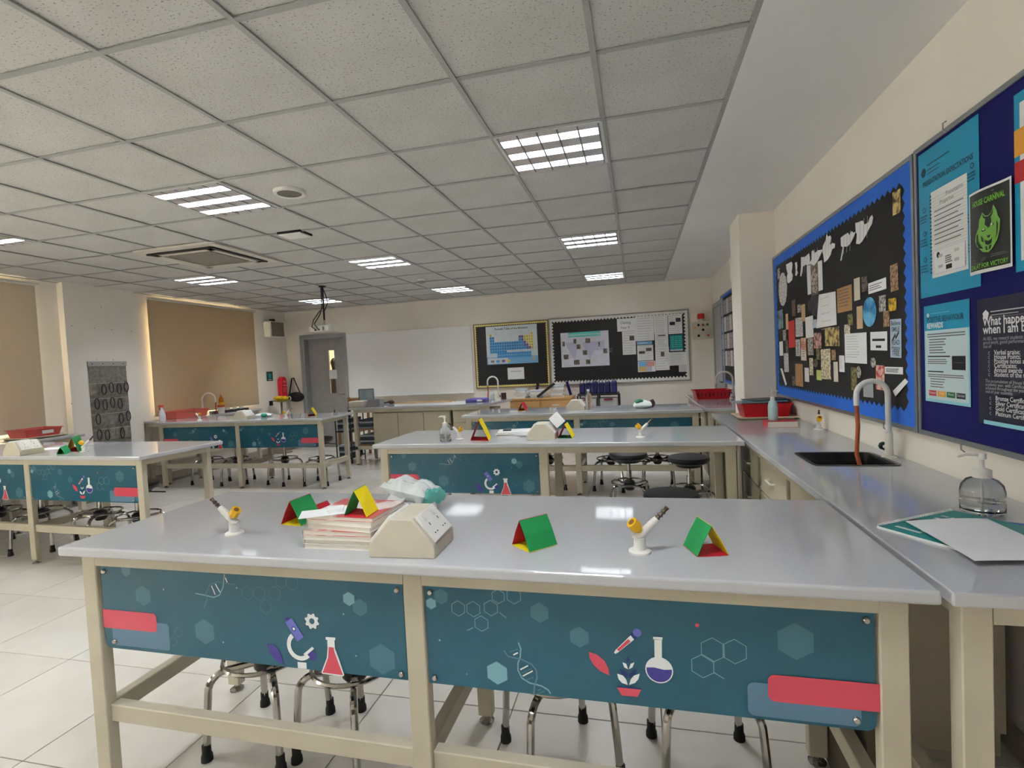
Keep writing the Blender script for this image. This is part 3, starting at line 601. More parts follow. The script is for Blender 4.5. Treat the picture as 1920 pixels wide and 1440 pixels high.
p = az(158, 847); make_tap(p, .3, 'gas tap behind the green folded card by the organiser', 1)
p = az(374, 788); make_tap(p, 0, 'white gas tap in front of the pink basin', -1)
p = az(536, 784); make_tap(p, .3, 'gas tap with green lever on the bench before the blind', 1)
p = az(1543, 806); make_tap((.69, p.y), 1.2, 'small white gas tap on the sink counter against the wall', 1)
# socket pedestals
def pedestal(loc, rz, label, w=.2, d=.175, h=.112):
    t = thing('socket_pedestal', label, 'socket box', (loc[0], loc[1], WZ), rz, 'socket pedestals')
    body = [(-w/2, 0), (w/2, 0), (w/2, .036), (.034, h), (-.034, h), (-w/2, .036)]
    MB().prism(body, 0, d, 'y').build('housing', sock_m, t, bevel=.003)
    for s in (-1, 1):
        a = Vector((s*w/2, 0, .036)); c = Vector((s*.034, 0, h)); e = (c-a).normalized(); n = Vector((s*-e.z*-1, 0, s*e.x*-1)); n = Vector((abs(e.z)*s, 0, abs(e.x)))
        M = Matrix.Translation(a+e*.006) @ Matrix(((e.x, 0, n.x, 0), (0, 1, 0, 0), (e.z, 0, n.z, 0), (0, 0, 0, 1)))
        L = (c-a).length-.008
        pl = MB().box(0, L, .016, d-.016, .0, .009, M).build('socket_plate', white_m, t, bevel=.002)
        for y in (d*.32, d*.7):
            MB().box(L-.026, L-.012, y-.012, y+.002, .009, .013, M).build('switch', white_m, pl)
            b = MB(); b.box(L*.5, L*.5+.009, y-.003, y+.001, .0085, .0096, M); b.box(L*.2, L*.2+.004, y-.013, y-.007, .0085, .0096, M); b.box(L*.2, L*.2+.004, y+.005, y+.011, .0085, .0096, M); b.build('socket_hole', black_m, pl)
    return t
p0, p1 = az(692, 1046), az(815, 1049); pedestal(((p0.x+p1.x)/2, p0.y+.006), .04, 'beige twin socket pedestal beside the stacked books')
pedestal((-1.152, 1.962), 0, 'beige twin socket pedestal on the half-panelled bench')
p0, p1 = az(1060, 770), az(1098, 769); pedestal(((p0.x+p1.x)/2, 4.1), 0, 'beige twin socket pedestal on the bench before the display boards')
p1 = az(33, 856); pedestal((p1.x-.1, p1.y+.02), -.04, 'beige twin socket pedestal on the bench by the pocket organiser')
pedestal((-5.5, 4.05), 0, 'beige twin socket pedestal on the bench before the tan blind')
# folded three-colour cards
def tri_card(A, B, C, cols, label, z=WZ, hf=.95, top=0.):
    A, B, C = az(*A, z), az(*B, z), az(*C, z); o = (A+B)/2; e = B-A; x = C-A; h = e.length*hf; n = Vector((0, 0, 1))
    t = thing('folded_card', label, 'card', o, 0, 'folded traffic-light cards'); apex = (A+B)/2+n*h+x*top-o; A -= o; B -= o
    for (P0, P1), c, nm in (((A, apex), cols[0], 'card_panel'), ((apex, B), cols[1], 'card_panel'), ((B, A), cols[2], 'card_panel')):
        q = (P1-P0).cross(x).normalized()*.0011; mid = (P0+P1)/2
        crease = q*3 if nm else q
        b = MB(); vs = [P0, mid+q*2, P1, P1+x, mid+x+q*2, P0+x]; k = len(vs)
        b.add([v+n*.0012 for v in vs]+[v-q+n*.0012 for v in vs], [(0, 1, 4, 5), (1, 2, 3, 4), (6, 11, 10, 7), (7, 10, 9, 8), (0, 5, 11, 6), (2, 8, 9, 3), (0, 6, 7, 1), (1, 7, 8, 2), (5, 4, 10, 11), (4, 3, 9, 10)]); b.build(nm, c, t)
    return t
G, Y, R = green_card, yellow_card, red_card
tri_card((1307, 1045), (1367, 1042), (1281, 1023), (G, Y, R), 'green folded card with yellow and red inside beside the gas tap')
tri_card((527, 984), (565, 987), (566, 967), (R, G, Y), 'green and red folded card left of the stacked books')
tri_card((574, 968), (592, 967), (606, 955), (G, R, Y), 'small red folded card touching the stacked books')
tri_card((960, 1022), (993, 1037), (1011, 1008), (R, G, Y), 'creased green folded card with torn yellow base')
BZ = WZ+.1005
tri_card((645, 968), (688, 971), (668, 954), (G, Y, R), 'yellow folded card on top of the stacked books', BZ)
tri_card((882, 826), (917, 827), (888, 819), (R, Y, R), 'yellow and dark red folded card by the paper stack')
tri_card((1046, 822), (1073, 822), (1052, 816), (R, Y, G), 'tilted yellow folded card beside the socket pedestal')
tri_card((971, 771), (985, 770), (976, 766), (R, R, Y), 'red folded card on the bench before the display boards')
tri_card((106, 852), (122, 852), (118, 847), (G, mat('mint_card', (52, 190, 130), .7), G), 'bright mint green folded card on the organiser bench', WZ, .6)
tri_card((124, 846), (148, 848), (138, 838), (Y, G, R), 'dark green folded card on the organiser bench', WZ, .5)
tri_card((576, 781), (592, 780), (580, 777), (Y, Y, R), 'yellow folded card on the bench before the tan blind')
# stacked books
book_w = mat('book_pages', (236, 231, 220), .7, c2=(224, 217, 204), scale=40, stretch=(.2, .2, 30)); cov_r = mat('book_cover_red', (196, 92, 90), .45, c2=(232, 216, 210), scale=7, lo=.48, hi=.54); cov_w = mat('book_cover_white', (232, 226, 220), .45)
def book(c, w, d, h, rz, label, cov, group='stacked books', z=WZ):
    t = thing('book', label, 'book', (c[0], c[1], z), rz, group)
    MB().box(-w/2+.002, w/2-.002, -d/2+.002, d/2-.002, .0012, h-.0012).build('pages', book_w, t)
    MB().box(-w/2, w/2, -d/2, d/2, 0, .0012).box(-w/2, w/2, -d/2, d/2, h-.0012, h).box(-w/2, -w/2+.0012, -d/2, d/2, .0012, h-.0012).build('cover', cov, t)
    return t
p0, p1 = az(564, 1029), az(692, 1037); bc = ((p0.x+p1.x)/2+.004, p0.y+.1); zz = WZ
names = ['lowest', 'second', 'third', 'fourth', 'fifth', 'sixth', 'topmost']
for i in range(7):
    up = i >= 4; h = .0142 if not up else (.0152 if i < 6 else .0125)
    book((bc[0]+(.012 if up else random.uniform(-.002, .002)), bc[1]+(.012 if up else random.uniform(-.003, .003))), .236, .19 if not up else .2, h, (-.12+.03*(i-4) if up else .0), '%s book of the white paperback stack beside the socket pedestal%s' % (names[i], ' with red cover' if i in (3, 6) else ''), cov_r if i in (3, 6) else cov_w, z=zz); zz += h
pz = zz; b = MB(); q = az(625, 962, pz); M = Matrix.Translation((q.x-.005, q.y+.01, pz+.001)) @ Matrix.Rotation(.5, 4, 'Z')
b.box(-.1, .06, -.04, .05, 0, .001, M); b.box(-.02, .03, -.02, .03, .001, .012, M); b.build('loose_paper', paper_m, label='crumpled loose white paper on top of the stacked books', cat='paper')
# crumpled pack behind the pedestal
def lump(b, c, r, seed, n=9, amp=.22, flat=None):
    rnd = random.Random(seed); o = len(b.v); b.ball(c, 1, n, r)
    for i in range(o, len(b.v)):
        v = Vector(b.v[i]); dlt = v-Vector(c); f = 1+amp*math.sin(9*dlt.x/r[0]*.35+seed)*math.cos(7*dlt.y/r[1]*.4+seed*2)+rnd.uniform(-amp, amp)*.35
        v = Vector(c)+dlt*f
        if flat is not None and v.z < flat: v.z = flat
        b.v[i] = tuple(v)
    return b
bag_m = mat('white_plastic_bag', (240, 246, 246), .35, bump=.5, bscale=30); tealb = mat('teal_plastic', (120, 214, 200), .35)
p0, p1 = az(712, 965), az(822, 958); pc = ((p0.x+p1.x)/2, p0.y+.1)
t = thing('plastic_bag', 'crumpled white plastic pack with teal end behind the socket pedestal', 'plastic bag', (pc[0]-.01, pc[1], WZ), -.3)
def pillow(w, d, h, seed, n=14, amp=.006):
    rnd = random.Random(seed); b = MB(); vs = []; ph = [rnd.uniform(0, 6) for _ in range(6)]
    def zz(u, v): e = (1-abs(2*u-1)**6)*(1-abs(2*v-1)**4); return h*.5*max(0, e)**.5
    for sgn in (1, -1):
        for i in range(n+1):
            for j in range(n+1):
                u, v = i/n, j/n; k = amp*(math.sin(14*u+ph[0]+5*v)+math.sin(17*v+ph[1]-9*u)+.8*math.sin(31*u+ph[2])*math.sin(23*v+ph[3]))
                vs.append(((u-.5)*w, (v-.5)*d, h*.5+sgn*(zz(u, v)+k*min(1, zz(u, v)/(h*.2)))))
    N = (n+1)**2
    for i in range(n):
        for j in range(n):
            q = (i*(n+1)+j, (i+1)*(n+1)+j, (i+1)*(n+1)+j+1, i*(n+1)+j+1); b.f += [q, tuple(N+x for x in q[::-1])]; b.mi += [0, 0]
    b.v = vs; return b
lump(MB(), (.0, -.01, .02), (.1, .06, .022), 8, amp=.3, flat=0).build('crumpled_film', mat('clear_film', (226, 230, 232), .2), t, smooth=True)
bg = pillow(.22, .14, .07, 3).build('pack', bag_m, t, smooth=True); bg.location = (-.01, .0, .034); bg.rotation_euler = (-.12, .1, .0)
te = pillow(.032, .12, .05, 5, amp=.004).build('pack_end', tealb, bg, smooth=True); te.location = (.105, 0, .004)
MB().add([(-.1, -.1, .0), (-.02, -.09, .0), (.02, -.04, .075), (-.05, -.05, .08), (-.1, -.099, .001), (-.02, -.089, .001), (.02, -.039, .076), (-.05, -.049, .081)], [(0, 1, 2, 3), (7, 6, 5, 4), (0, 4, 5, 1), (1, 5, 6, 2), (2, 6, 7, 3), (3, 7, 4, 0)]).build('film_flap', mat('clear_film', (226, 230, 232), .2), t)
# bottles
def pump_bottle(loc, r, h, label, fill=.35, rz=PI, z=WZ, body=None, name='pump_bottle', ph=.075):
    t = thing(name, label, 'bottle', (loc[0], loc[1], z), rz, 'pump bottles')
    pr = [(r*.86, 0), (r, .008), (r, h*.62), (r*.92, h*.8), (r*.7, h*.93), (r*.36, h)]
    MB().lathe(pr, n=28).build('body', body or glass_m, t, smooth=True)
    if fill: MB().lathe([(r*.8, .004), (r*.94, .012), (r*.94, h*fill)], n=24).build('liquid', water_m, t, smooth=True)
    MB().lathe([(r*.44, h*.985), (r*.44, h+.022), (r*.2, h+.026), (r*.12, h+.03), (r*.12, h+ph-.02), (r*.22, h+ph-.018), (r*.22, h+ph)], n=18).build('collar', white_m, t, smooth=True)
    MB().tube([(0, 0, h+ph-.006), (r*.75, 0, h+ph-.004), (r*1.15, 0, h+ph-.012)], [.006, .005, .003], 8).build('spout', white_m, t)
    if fill: MB().cyl((0, 0, h), (0, 0, .01), .0025, n=6).build('dip_tube', white_m, t)
    return t
p = az(1848, 972); pump_bottle((p.x+.025, p.y+.06), .056, .115, 'large clear pump bottle behind the papers on the sink counter')
p = az(833, 829); pump_bottle((p.x, p.y+.03), .042, .115, 'clear pump bottle beside the gas tap on the half-panelled bench')
# spiral notebook, loose sheet and blue sheet on the sink counter
A, T = az(1644, 990), az(1783, 961); e = (T-A).normalized(); nrm = Vector((e.y, -e.x, 0)); L = (T-A).length
t = thing('spiral_notebook', 'teal spiral notebook with white lettering under a loose sheet', 'notebook', (A.x, A.y, WZ), math.atan2(e.y, e.x))
MB().box(0, L, -.23, 0, 0, .007).build('pages', paper_m, t); cv = MB().box(0, L, -.225, -.006, .007, .009).build('cover', mat('teal_cover', (24, 138, 132), .35), t)
for i in range(int(L/.009)):
    x = .008+i*.009
    if x < L-.006: MB().tube([(x, -.009, .009), (x, -.002, .0135), (x, .004, .006), (x, 0, .0)], .0013, 4).build('spiral_coil', white_m, t)
b = MB(); b.mat(white_m)
for x0, y0, w_, h_ in ((.03, -.1, .012, .07), (.05, -.17, .012, .08), (.2, -.05, .012, .02), (.22, -.06, .03, .008), (.24, -.045, .008, .02)): b.box(x0, x0+w_, y0, y0+h_, .009, .0093)
b.mat(mat('cover_brown', (120, 70, 56), .5)); b.box(.12, .15, -.06, -.01, .009, .0093); b.box(.045, .06, -.2, -.15, .0093, .0096); b.build('print', None, cv)
P0, P1, P3 = az(1697, 984), az(1850, 979), az(1828, 1063); P2 = P1+P3-P0
b = MB(); g = 6; vs = []
for i in range(g+1):
    for j in range(g+1):
        u, v_ = i/g, j/g; q = P0+(P1-P0)*u+(P3-P0)*v_; vs.append((q.x-P0.x, q.y-P0.y, .011+.004*math.sin(3*u+2*v_)+.006*u*v_))
b.add(vs, [(i*(g+1)+j, i*(g+1)+j+1, (i+1)*(g+1)+j+1, (i+1)*(g+1)+j) for i in range(g) for j in range(g)])
b.build('paper_sheet', paper_m, loc=(P0.x, P0.y, WZ), smooth=True, label='plain white paper sheet lying over the teal spiral notebook', cat='paper')
q = az(1908, 995); MB().box(-.06, .16, -.1, .06, 0, .003).build('blue_folder', mat('blue_folder', (10, 82, 184), .4), loc=(q.x+.04, q.y, WZ), rz=-.4, label='blue plastic folder beside the clear pump bottle', cat='folder', bevel=.001)
# sink and swan-neck taps
def sink(loc, x0, x1, y0, y1, label):
    t = thing('sink', label, 'sink', loc, 0, 'black sinks'); r = .03; dp = .088
    def rr(o, z):
        pts = []
        for cx, cy, a in ((x1-r, y1-r, 0), (x0+r, y1-r, PI/2), (x0+r, y0+r, PI), (x1-r, y0+r, 1.5*PI)): pts += [(cx+(r+o)*math.cos(a+k*PI/8), cy+(r+o)*math.sin(a+k*PI/8), z) for k in range(5)]
        return pts
    b = MB(); R = [rr(.012, .001), rr(.012, .004), rr(-.004, .003), rr(-.01, -.01), rr(-.016, -dp)]; n = 20
    b.add([p for q in R for p in q], [(i*n+j, i*n+(j+1) % n, (i+1)*n+(j+1) % n, (i+1)*n+j) for i in range(4) for j in range(n)]+[tuple(4*n+j for j in range(n))])
    b.build('bowl', mat('black_sink_resin', (20, 20, 21), .25), t, smooth=True); MB().lathe([(.025, -dp+.001), (.025, -dp+.004)], c=((x0+x1)/2, (y0+y1)/2, 0), n=14).build('drain', chrome_m, t); return t
sink((SX0, SY0, WZ), 0, SX1-SX0, 0, SY1-SY0, 'black inset sink in the counter under the blue-bordered board')
def swan_tap(base, dirv, span, h, label, hose=None, handle=None, r=.0125):
    t = thing('swan_neck_tap', label, 'tap', (base[0], base[1], WZ), math.atan2(dirv[1], dirv[0]), 'swan neck taps'); R = span/2
    MB().lathe([(.032, 0), (.032, .006), (.018, .012), (.017, .06), (r*1.35, .075), (r*1.35, .12), (r, .125)], n=18).build('base', white_m, t, smooth=True)
    pts = [(0, 0, .1), (0, 0, h-R)]+[(R-R*math.cos(a*PI/12), 0, h-R+R*math.sin(a*PI/12)) for a in range(1, 13)]+[(span, 0, h-R-.05)]
    MB().tube(pts, r, 12).build('neck', white_m, t, smooth=True)
    if hose is not None: MB().tube([(span, 0, h-R-.045), (span-.004, 0, h-R-.15), (span+.006, .004, .02), (span-.012, .01, -hose)], .0095, 10).build('hose', brown_m, t, smooth=True)
    hd = MB().tube([(0, -.012, .045), (.0, -.055, .048)], [.009, .009], 10).build('spindle', white_m, t); MB().lathe([(.012, 0), (.02, .004), (.021, .02), (.014, .028)], n=8, M=Matrix.Translation((0, -.045, .048)) @ Matrix.Rotation(PI/2, 4, 'X')).build('handle', handle or mat('dark_green_handle', (14, 58, 40), .4), t)
    return t
bx, by = .69, 1.25; top = ay(1642, 714, by); le = ay(1606, 760, by)
swan_tap((bx, by), (-1, 0), bx-le.x, top.z-WZ, 'white swan-neck tap with orange hose over the black sink', .07)
p = az(1370, 735); bx, by = .68, 5.35; top = ay(1355, 692, by); le = ay(1343, 700, by); swan_tap((bx, by), (-1, 0), .2, .32, 'white swan-neck tap behind the red basket')
p = az(935, 749); top = ay(929, 706, p.y); swan_tap((p.x, p.y), (-1, 0), .17, top.z-WZ, 'white swan-neck tap on the demonstration bench', .0)
p = az(394, 778, WZ); top = ay(396, 735, 5.15); swan_tap((-7.08, 5.08), (.9, .3), .2, .33, 'white swan-neck tap at the window counter beside the orange bottle', .02)
# trays
cream_m = mat('cream_plastic_tray', (238, 226, 196), .45); pinkred = mat('faded_red_plastic', (206, 84, 80), .45)
def tray_set(loc, rz, w, d, h, mt, label, under=True, label_card=False, z=WZ, lattice=False):
    if under:
        MB().tray(w+.06, d+.05, .022, .02).build('tray', cream_m, loc=(loc[0], loc[1], z), rz=rz, label='shallow cream tray under the ' + label, cat='tray', group='cream trays', bevel=.002)
        z += .005
    t = thing('storage_tray', label, 'tray', (loc[0], loc[1], z), rz, 'red plastic trays')
    b = MB().tray(w, d, h, .025); b.build('tub', mt, t, bevel=.002)
    if lattice:
        for i in range(9):
            x = -w/2+.03+(w-.06)*i/8
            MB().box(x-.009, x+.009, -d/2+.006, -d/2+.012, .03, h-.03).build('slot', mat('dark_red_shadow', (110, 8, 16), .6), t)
    if label_card: MB().box(-.02, .09, -d/2+.002, -d/2+.008, .04, .075).build('label_card', paper_m, t)
    return t
tray_set((.525, 3.06), .0, .37, .29, .12, red_m, 'bright red tray holding papers on the sink counter')
p = az(1331, 748); tray_set((p.x+.03, p.y+.1), .06, .42, .3, .11, red_m, 'red slotted basket beyond the pillar', False, lattice=True)
p = az(72, 823); tray_set((-6.86, 2.62), LW, .36, .28, .1, pinkred, 'faded red tray with white label on the window counter', True, True)
b = az(362, 784); tray_set((-6.99, 4.66), LW, .58, .3, .11, mat('pink_translucent_basin', (226, 108, 92), .35), 'pink basin on the window counter before the blind', False)
# papers in the bright red tray
for i, (dx, dy, rz, m, lb) in enumerate(((-.05, .0, .15, mat('grey_folder', (150, 158, 164), .5), 'pale grey folder lying across the bright red tray'), (.03, .02, -.2, mat('teal_folder_edge', (86, 150, 170), .5), 'teal-edged folder lying across the bright red tray'), (.06, .05, .3, mat('charcoal_folder', (58, 60, 62), .5), 'charcoal folder on top in the bright red tray'))):
    MB().box(-.17, .17, -.12, .12, 0, .006).build('folder', m, loc=(.52+dx, 3.1+dy, WZ+.126+.007*i), rz=rz, label=lb, cat='folder', group='folders in the red tray', bevel=.001)
p = az(1470, 801); book((.51, 2.48), .2, .15, .042, 0, 'red paperback lying under the hand sanitiser dispenser', mat('red_book_cover', (196, 40, 50), .4), 'single books')
pump_bottle((.47, 2.5), .033, .15, 'milky blue sanitiser dispenser standing on the red book', 0, 0, WZ+.042, mat('pale_blue_bottle', (190, 218, 222), .3), ph=.07)
# half-panelled bench: paper stack, white box leaning on pedestal
p = az(950, 824); t = thing('paper_stack', 'loose white paper stack behind the yellow folded card', 'papers', (p.x+.03, p.y+.2, WZ), .05)
for i in range(5): MB().box(-.14, .14, -.1, .1, .008*i, .008*i+.007).build('paper_wad', paper_m, t).rotation_euler = (0, 0, random.uniform(-.12, .12))
MB().box(-.1, -.04, -.03, .0, .041, .049).build('pen_case', black_m, t)
p = ay(1050, 802, 2.08); t = thing('white_box', 'white cardboard box tilted on the socket pedestal', 'box', (p.x, 2.06, WZ+.11)); o = MB().box(-.035, .035, -.03, .03, -.02, .07).build('carton', paper_m, t, bevel=.002); o.rotation_euler = (0, -.7, 0); o.location = (.0, 0, .0)
# bench before the display boards
p = az(1104, 768); t = thing('water_bottle', 'clear plastic water bottle on the bench before the display boards', 'bottle', (p.x, p.y+.02, WZ)); MB().lathe([(.034, 0), (.037, .01), (.033, .05), (.037, .09), (.036, .15), (.014, .19), (.014, .205)], n=20).build('body', glass_m, t, smooth=True); MB().lathe([(.016, .205), (.016, .225)], n=14).build('cap', white_m, t)
p = az(1207, 766); t = thing('crumpled_packet', 'crumpled white packet with green print on the far bench', 'packet', (p.x, p.y+.04, WZ)); lump(MB(), (0, 0, .04), (.1, .06, .04), 4, flat=0).build('wrapper', bag_m, t, smooth=True); lump(MB(), (-.05, -.02, .075), (.045, .03, .025), 6).build('green_print', mat('dark_green_leaf', (40, 120, 84), .5), t, smooth=True); lump(MB(), (.09, 0, .05), (.03, .03, .04), 7, flat=0).build('dark_corner', mat('maroon', (74, 24, 30), .5), t, smooth=True)
# organiser bench and window counters
p = az(15, 832); MB().box(-.15, .15, -.22, .22, 0, .02).build('laptop', mat('lilac_grey_plastic', (188, 188, 206), .4), loc=(-6.85, 1.95, WZ), label='closed lilac grey laptop on the window counter', cat='laptop', bevel=.006)
p = az(70, 846); MB().box(-.1, .1, -.08, .08, 0, .004).build('paper_sheet', paper_m, loc=(p.x, p.y+.12, WZ), rz=.3, label='white sheet lying behind the socket pedestal by the organiser', cat='paper')
t = thing('spray_bottle', 'white spray bottle with red trigger on the bench before the blind', 'bottle', (az(312, 789).x+.02, 4.12, WZ)); MB().lathe([(.036, 0), (.04, .01), (.04, .09), (.026, .14), (.013, .17), (.013, .19)], n=18).build('body', mat('white_bottle', (226, 222, 232), .35), t, smooth=True); MB().box(-.05, .02, -.013, .013, .19, .225).box(-.045, -.03, -.006, .006, .15, .19).build('trigger', mat('coral_trigger', (232, 96, 84), .4), t, bevel=.004)
q = az(311, 780); MB().lathe([(.03, .02), (.034, .06), (.034, .08), (.0, .1)], n=12).ball((0, 0, .05), .001).build('label_patch', INK['purple'], t) if False else None
t = thing('squeeze_bottle', 'orange squeeze bottle with yellow label on the window counter', 'bottle', (-6.95, 5.32, WZ)); MB().lathe([(.036, 0), (.038, .008), (.038, .2), (.03, .24), (.014, .26), (.012, .29)], n=18).build('body', mat('orange_bottle', (196, 112, 20), .3), t, smooth=True); MB().lathe([(.0388, .05), (.0388, .17)], n=18, caps=False).build('label_band', yellow_m, t, smooth=True); MB().lathe([(.016, .285), (.01, .32)], n=12).build('cap', mat('cream_cap', (232, 196, 140), .4), t)
t = thing('paint_tub', 'white tub with pink lid beside the orange bottle', 'tub', (-6.85, 5.2, WZ)); MB().lathe([(.045, 0), (.05, .1)], n=18).build('body', white_m, t, smooth=True); MB().lathe([(.052, .1), (.052, .13)], n=18).build('lid', pinkred, t)
MB().box(-.12, .12, -.3, .3, 0, .03).build('drying_mat', mat('dark_tray', (52, 48, 46), .5), loc=(-7.0, 5.32, WZ-.0) if False else (-7.08, 5.62, WZ), label='dark rack of small white items on the window counter', cat='rack', bevel=.004)
for i in range(7): MB().lathe([(.022, 0), (.024, .03), (.018, .035)], n=10).build('bottle_cap', white_m, loc=(-7.03+.03*(i % 2), 5.4+.075*i, WZ+.03), label='small white pot standing in the dark rack at the window', cat='pot', group='white pots in the rack')
p = az(478, 783); t = thing('cloth', 'folded white cloth with green tie on the bench before the blind', 'cloth', (p.x+.05, p.y+.12, WZ)); lump(MB(), (0, 0, .022), (.16, .07, .024), 11, flat=0).build('fold', bag_m, t, smooth=True); lump(MB(), (.05, -.07, .025), (.04, .03, .025), 12, flat=0).build('tie', mat('green_tie', (40, 150, 110), .6), t, smooth=True)
# ================================================================== WALL BOARDS AND POSTERS
random.seed(21)
def rib(a, x0, x1, z0, z1, wd, m, pitch=.05, amp=.018, wavy=False):
    """scalloped card border just inside a rectangle: four strips with a toothed inner edge"""
    def strip(L):
        n = max(2, int(L/pitch)); pts = []
        if wavy:
            for i in range(n*4+1): pts.append((L*i/(n*4), wd+amp*.5*math.sin(2*PI*i/4)))
        else:
            for i in range(n): pts += [(L*i/n, wd-amp*.5), (L*(i+.5)/n, wd+amp*.5)]
            pts.append((L, wd-amp*.5))
        return pts
    for f, L in ((lambda u, v: (x0+u, z0+v), x1-x0), (lambda u, v: (x0+u, z1-v), x1-x0), (lambda u, v: (x0+v, z0+u), z1-z0), (lambda u, v: (x1-v, z0+u), z1-z0)):
        p = strip(L)
        a.k += 1; y = -a.d*(1+.12*a.k); a.b.mat(m); n = len(p)
        a.b.add([(f(u, 0)[0], y, f(u, 0)[1]) for u, v in p]+[(f(u, v)[0], y, f(u, v)[1]) for u, v in p], [(i, i+1, n+i+1, n+i) for i in range(n-1)])
def board(name, label, loc, rz, x0, x1, z0, z1, face, trim, border=None, bw=.05, pitch=.05, amp=.018, wavy=False):
    t = thing(name, label, 'notice board', loc, rz, 'notice boards')
    MB().box(x0, x1, 0, .018, z0, z1).build('backing', face, t)
    for nm, bx in (('top', (x0-.02, x1+.02, z1, z1+.02)), ('bot', (x0-.02, x1+.02, z0-.02, z0)), ('l', (x0-.02, x0, z0, z1)), ('r', (x1, x1+.02, z0, z1))): MB().box(bx[0], bx[1], -.006, .018, bx[2], bx[3]).build('frame_rail', trim, t)
    if border: a = Art(.0008); rib(a, x0, x1, z0, z1, bw, border, pitch, amp, wavy); o = a.build(t, 'scalloped_border')
    return t
BX = XR-.02          # front plane of the boards on the right wall
def wy(px, py): p = ax(px, py, BX); return p.y, p.z
# blue-bordered board
yl, yr = 3.44, ax(1713, 500, BX).y; zt, zb = 2.245, 1.06
bm = (yl+yr)/2; hw = (yl-yr)/2
T = board('display_board', 'black display board with blue scalloped border and pinned bookmarks', (BX, bm, 0), RW, -hw, hw, zb, zt, dark_m, alu_m, blueb_m, .075, .055, .022)
def wall_item(name, label, cat, y, z, w, h, m, art=None, rot=0, off=.002, group=None, wall='R', pts=None, t=.0008, X=None):
    """flat pinned sheet: centre (y or x along wall, z)"""
    loc = {'R': ((X or BX)-off, y, z), 'B': (y, (X or YB-.02)-off, z), 'L': ((X or XL)+off, y, z)}[wall]; rz = {'R': RW, 'B': 0, 'L': LW}[wall]
    b = MB(); b.prism(pts or [(-w/2, -h/2), (w/2, -h/2), (w/2, h/2), (-w/2, h/2)], 0, t, 'y')
    o = b.build(name, m, loc=loc, rz=rz, label=label, cat=cat, group=group)
    if rot: o.rotation_euler = (0, rot, rz)
    if art: art.build(o)
    return o
def cropA(x, y): return 1450+x/6.544, 340+y/6.544
def cropB(x, y): return 1450+x/6.544, 540+y/6.544
def rect_of(l, t, r, b, C):
    cx, cy = (l+r)/2, (t+b)/2; y0 = wy(*C(l, cy))[0]; y1 = wy(*C(r, cy))[0]; z1 = wy(*C(cx, t))[1]; z0 = wy(*C(cx, b))[1]
    return (y0+y1)/2, (z0+z1)/2, abs(y0-y1), abs(z1-z0)
def noisy(n, c1, c2, sc=30): return mat(n, c1, .55, c2=c2, scale=sc, lo=.42, hi=.56)
ph_d = noisy('photo_dark', (120, 108, 92), (36, 32, 30), 40); ph_g = noisy('photo_gold', (214, 188, 120), (70, 56, 34), 26); ph_b = noisy('photo_brown_pattern', (186, 150, 112), (110, 82, 58), 60); ph_s = noisy('photo_sepia', (206, 196, 190), (74, 58, 60), 45); ph_gr = noisy('photo_grey_pattern', (204, 200, 190), (92, 88, 82), 60)
ph_l = noisy('photo_landscape', (120, 160, 176), (96, 76, 58), 14); ph_o = noisy('photo_olive', (150, 140, 84), (70, 66, 40), 50); ph_r = noisy('photo_red_pattern', (232, 200, 190), (196, 62, 58), 30); doodle = noisy('paper_doodles', (238, 236, 234), (150, 148, 150), 90); kraft = mat('kraft_paper', (182, 140, 96), .85); tan = mat('tan_card', (212, 178, 138), .8); cream = noisy('cream_patterned', (238, 232, 206), (160, 140, 100), 55)
redp = mat('red_bookmark', (214, 54, 50), .7); lime = mat('lime_tag', (206, 224, 130), .7); bluem = noisy('blue_wave_card', (110, 186, 226), (30, 110, 170), 9); paleb = mat('pale_blue_bookmark', (196, 212, 228), .7); pk = noisy('pinkish_cutout', (222, 170, 160), (110, 76, 62), 30); yel = noisy('yellow_cutout', (226, 186, 44), (120, 90, 40), 40); dk = noisy('dark_collage', (64, 58, 72), (24, 22, 26), 30); grs = mat('clear_grey_sleeve', (170, 174, 176), .3)
GI = 'bookmarks pinned to the blue-bordered board'
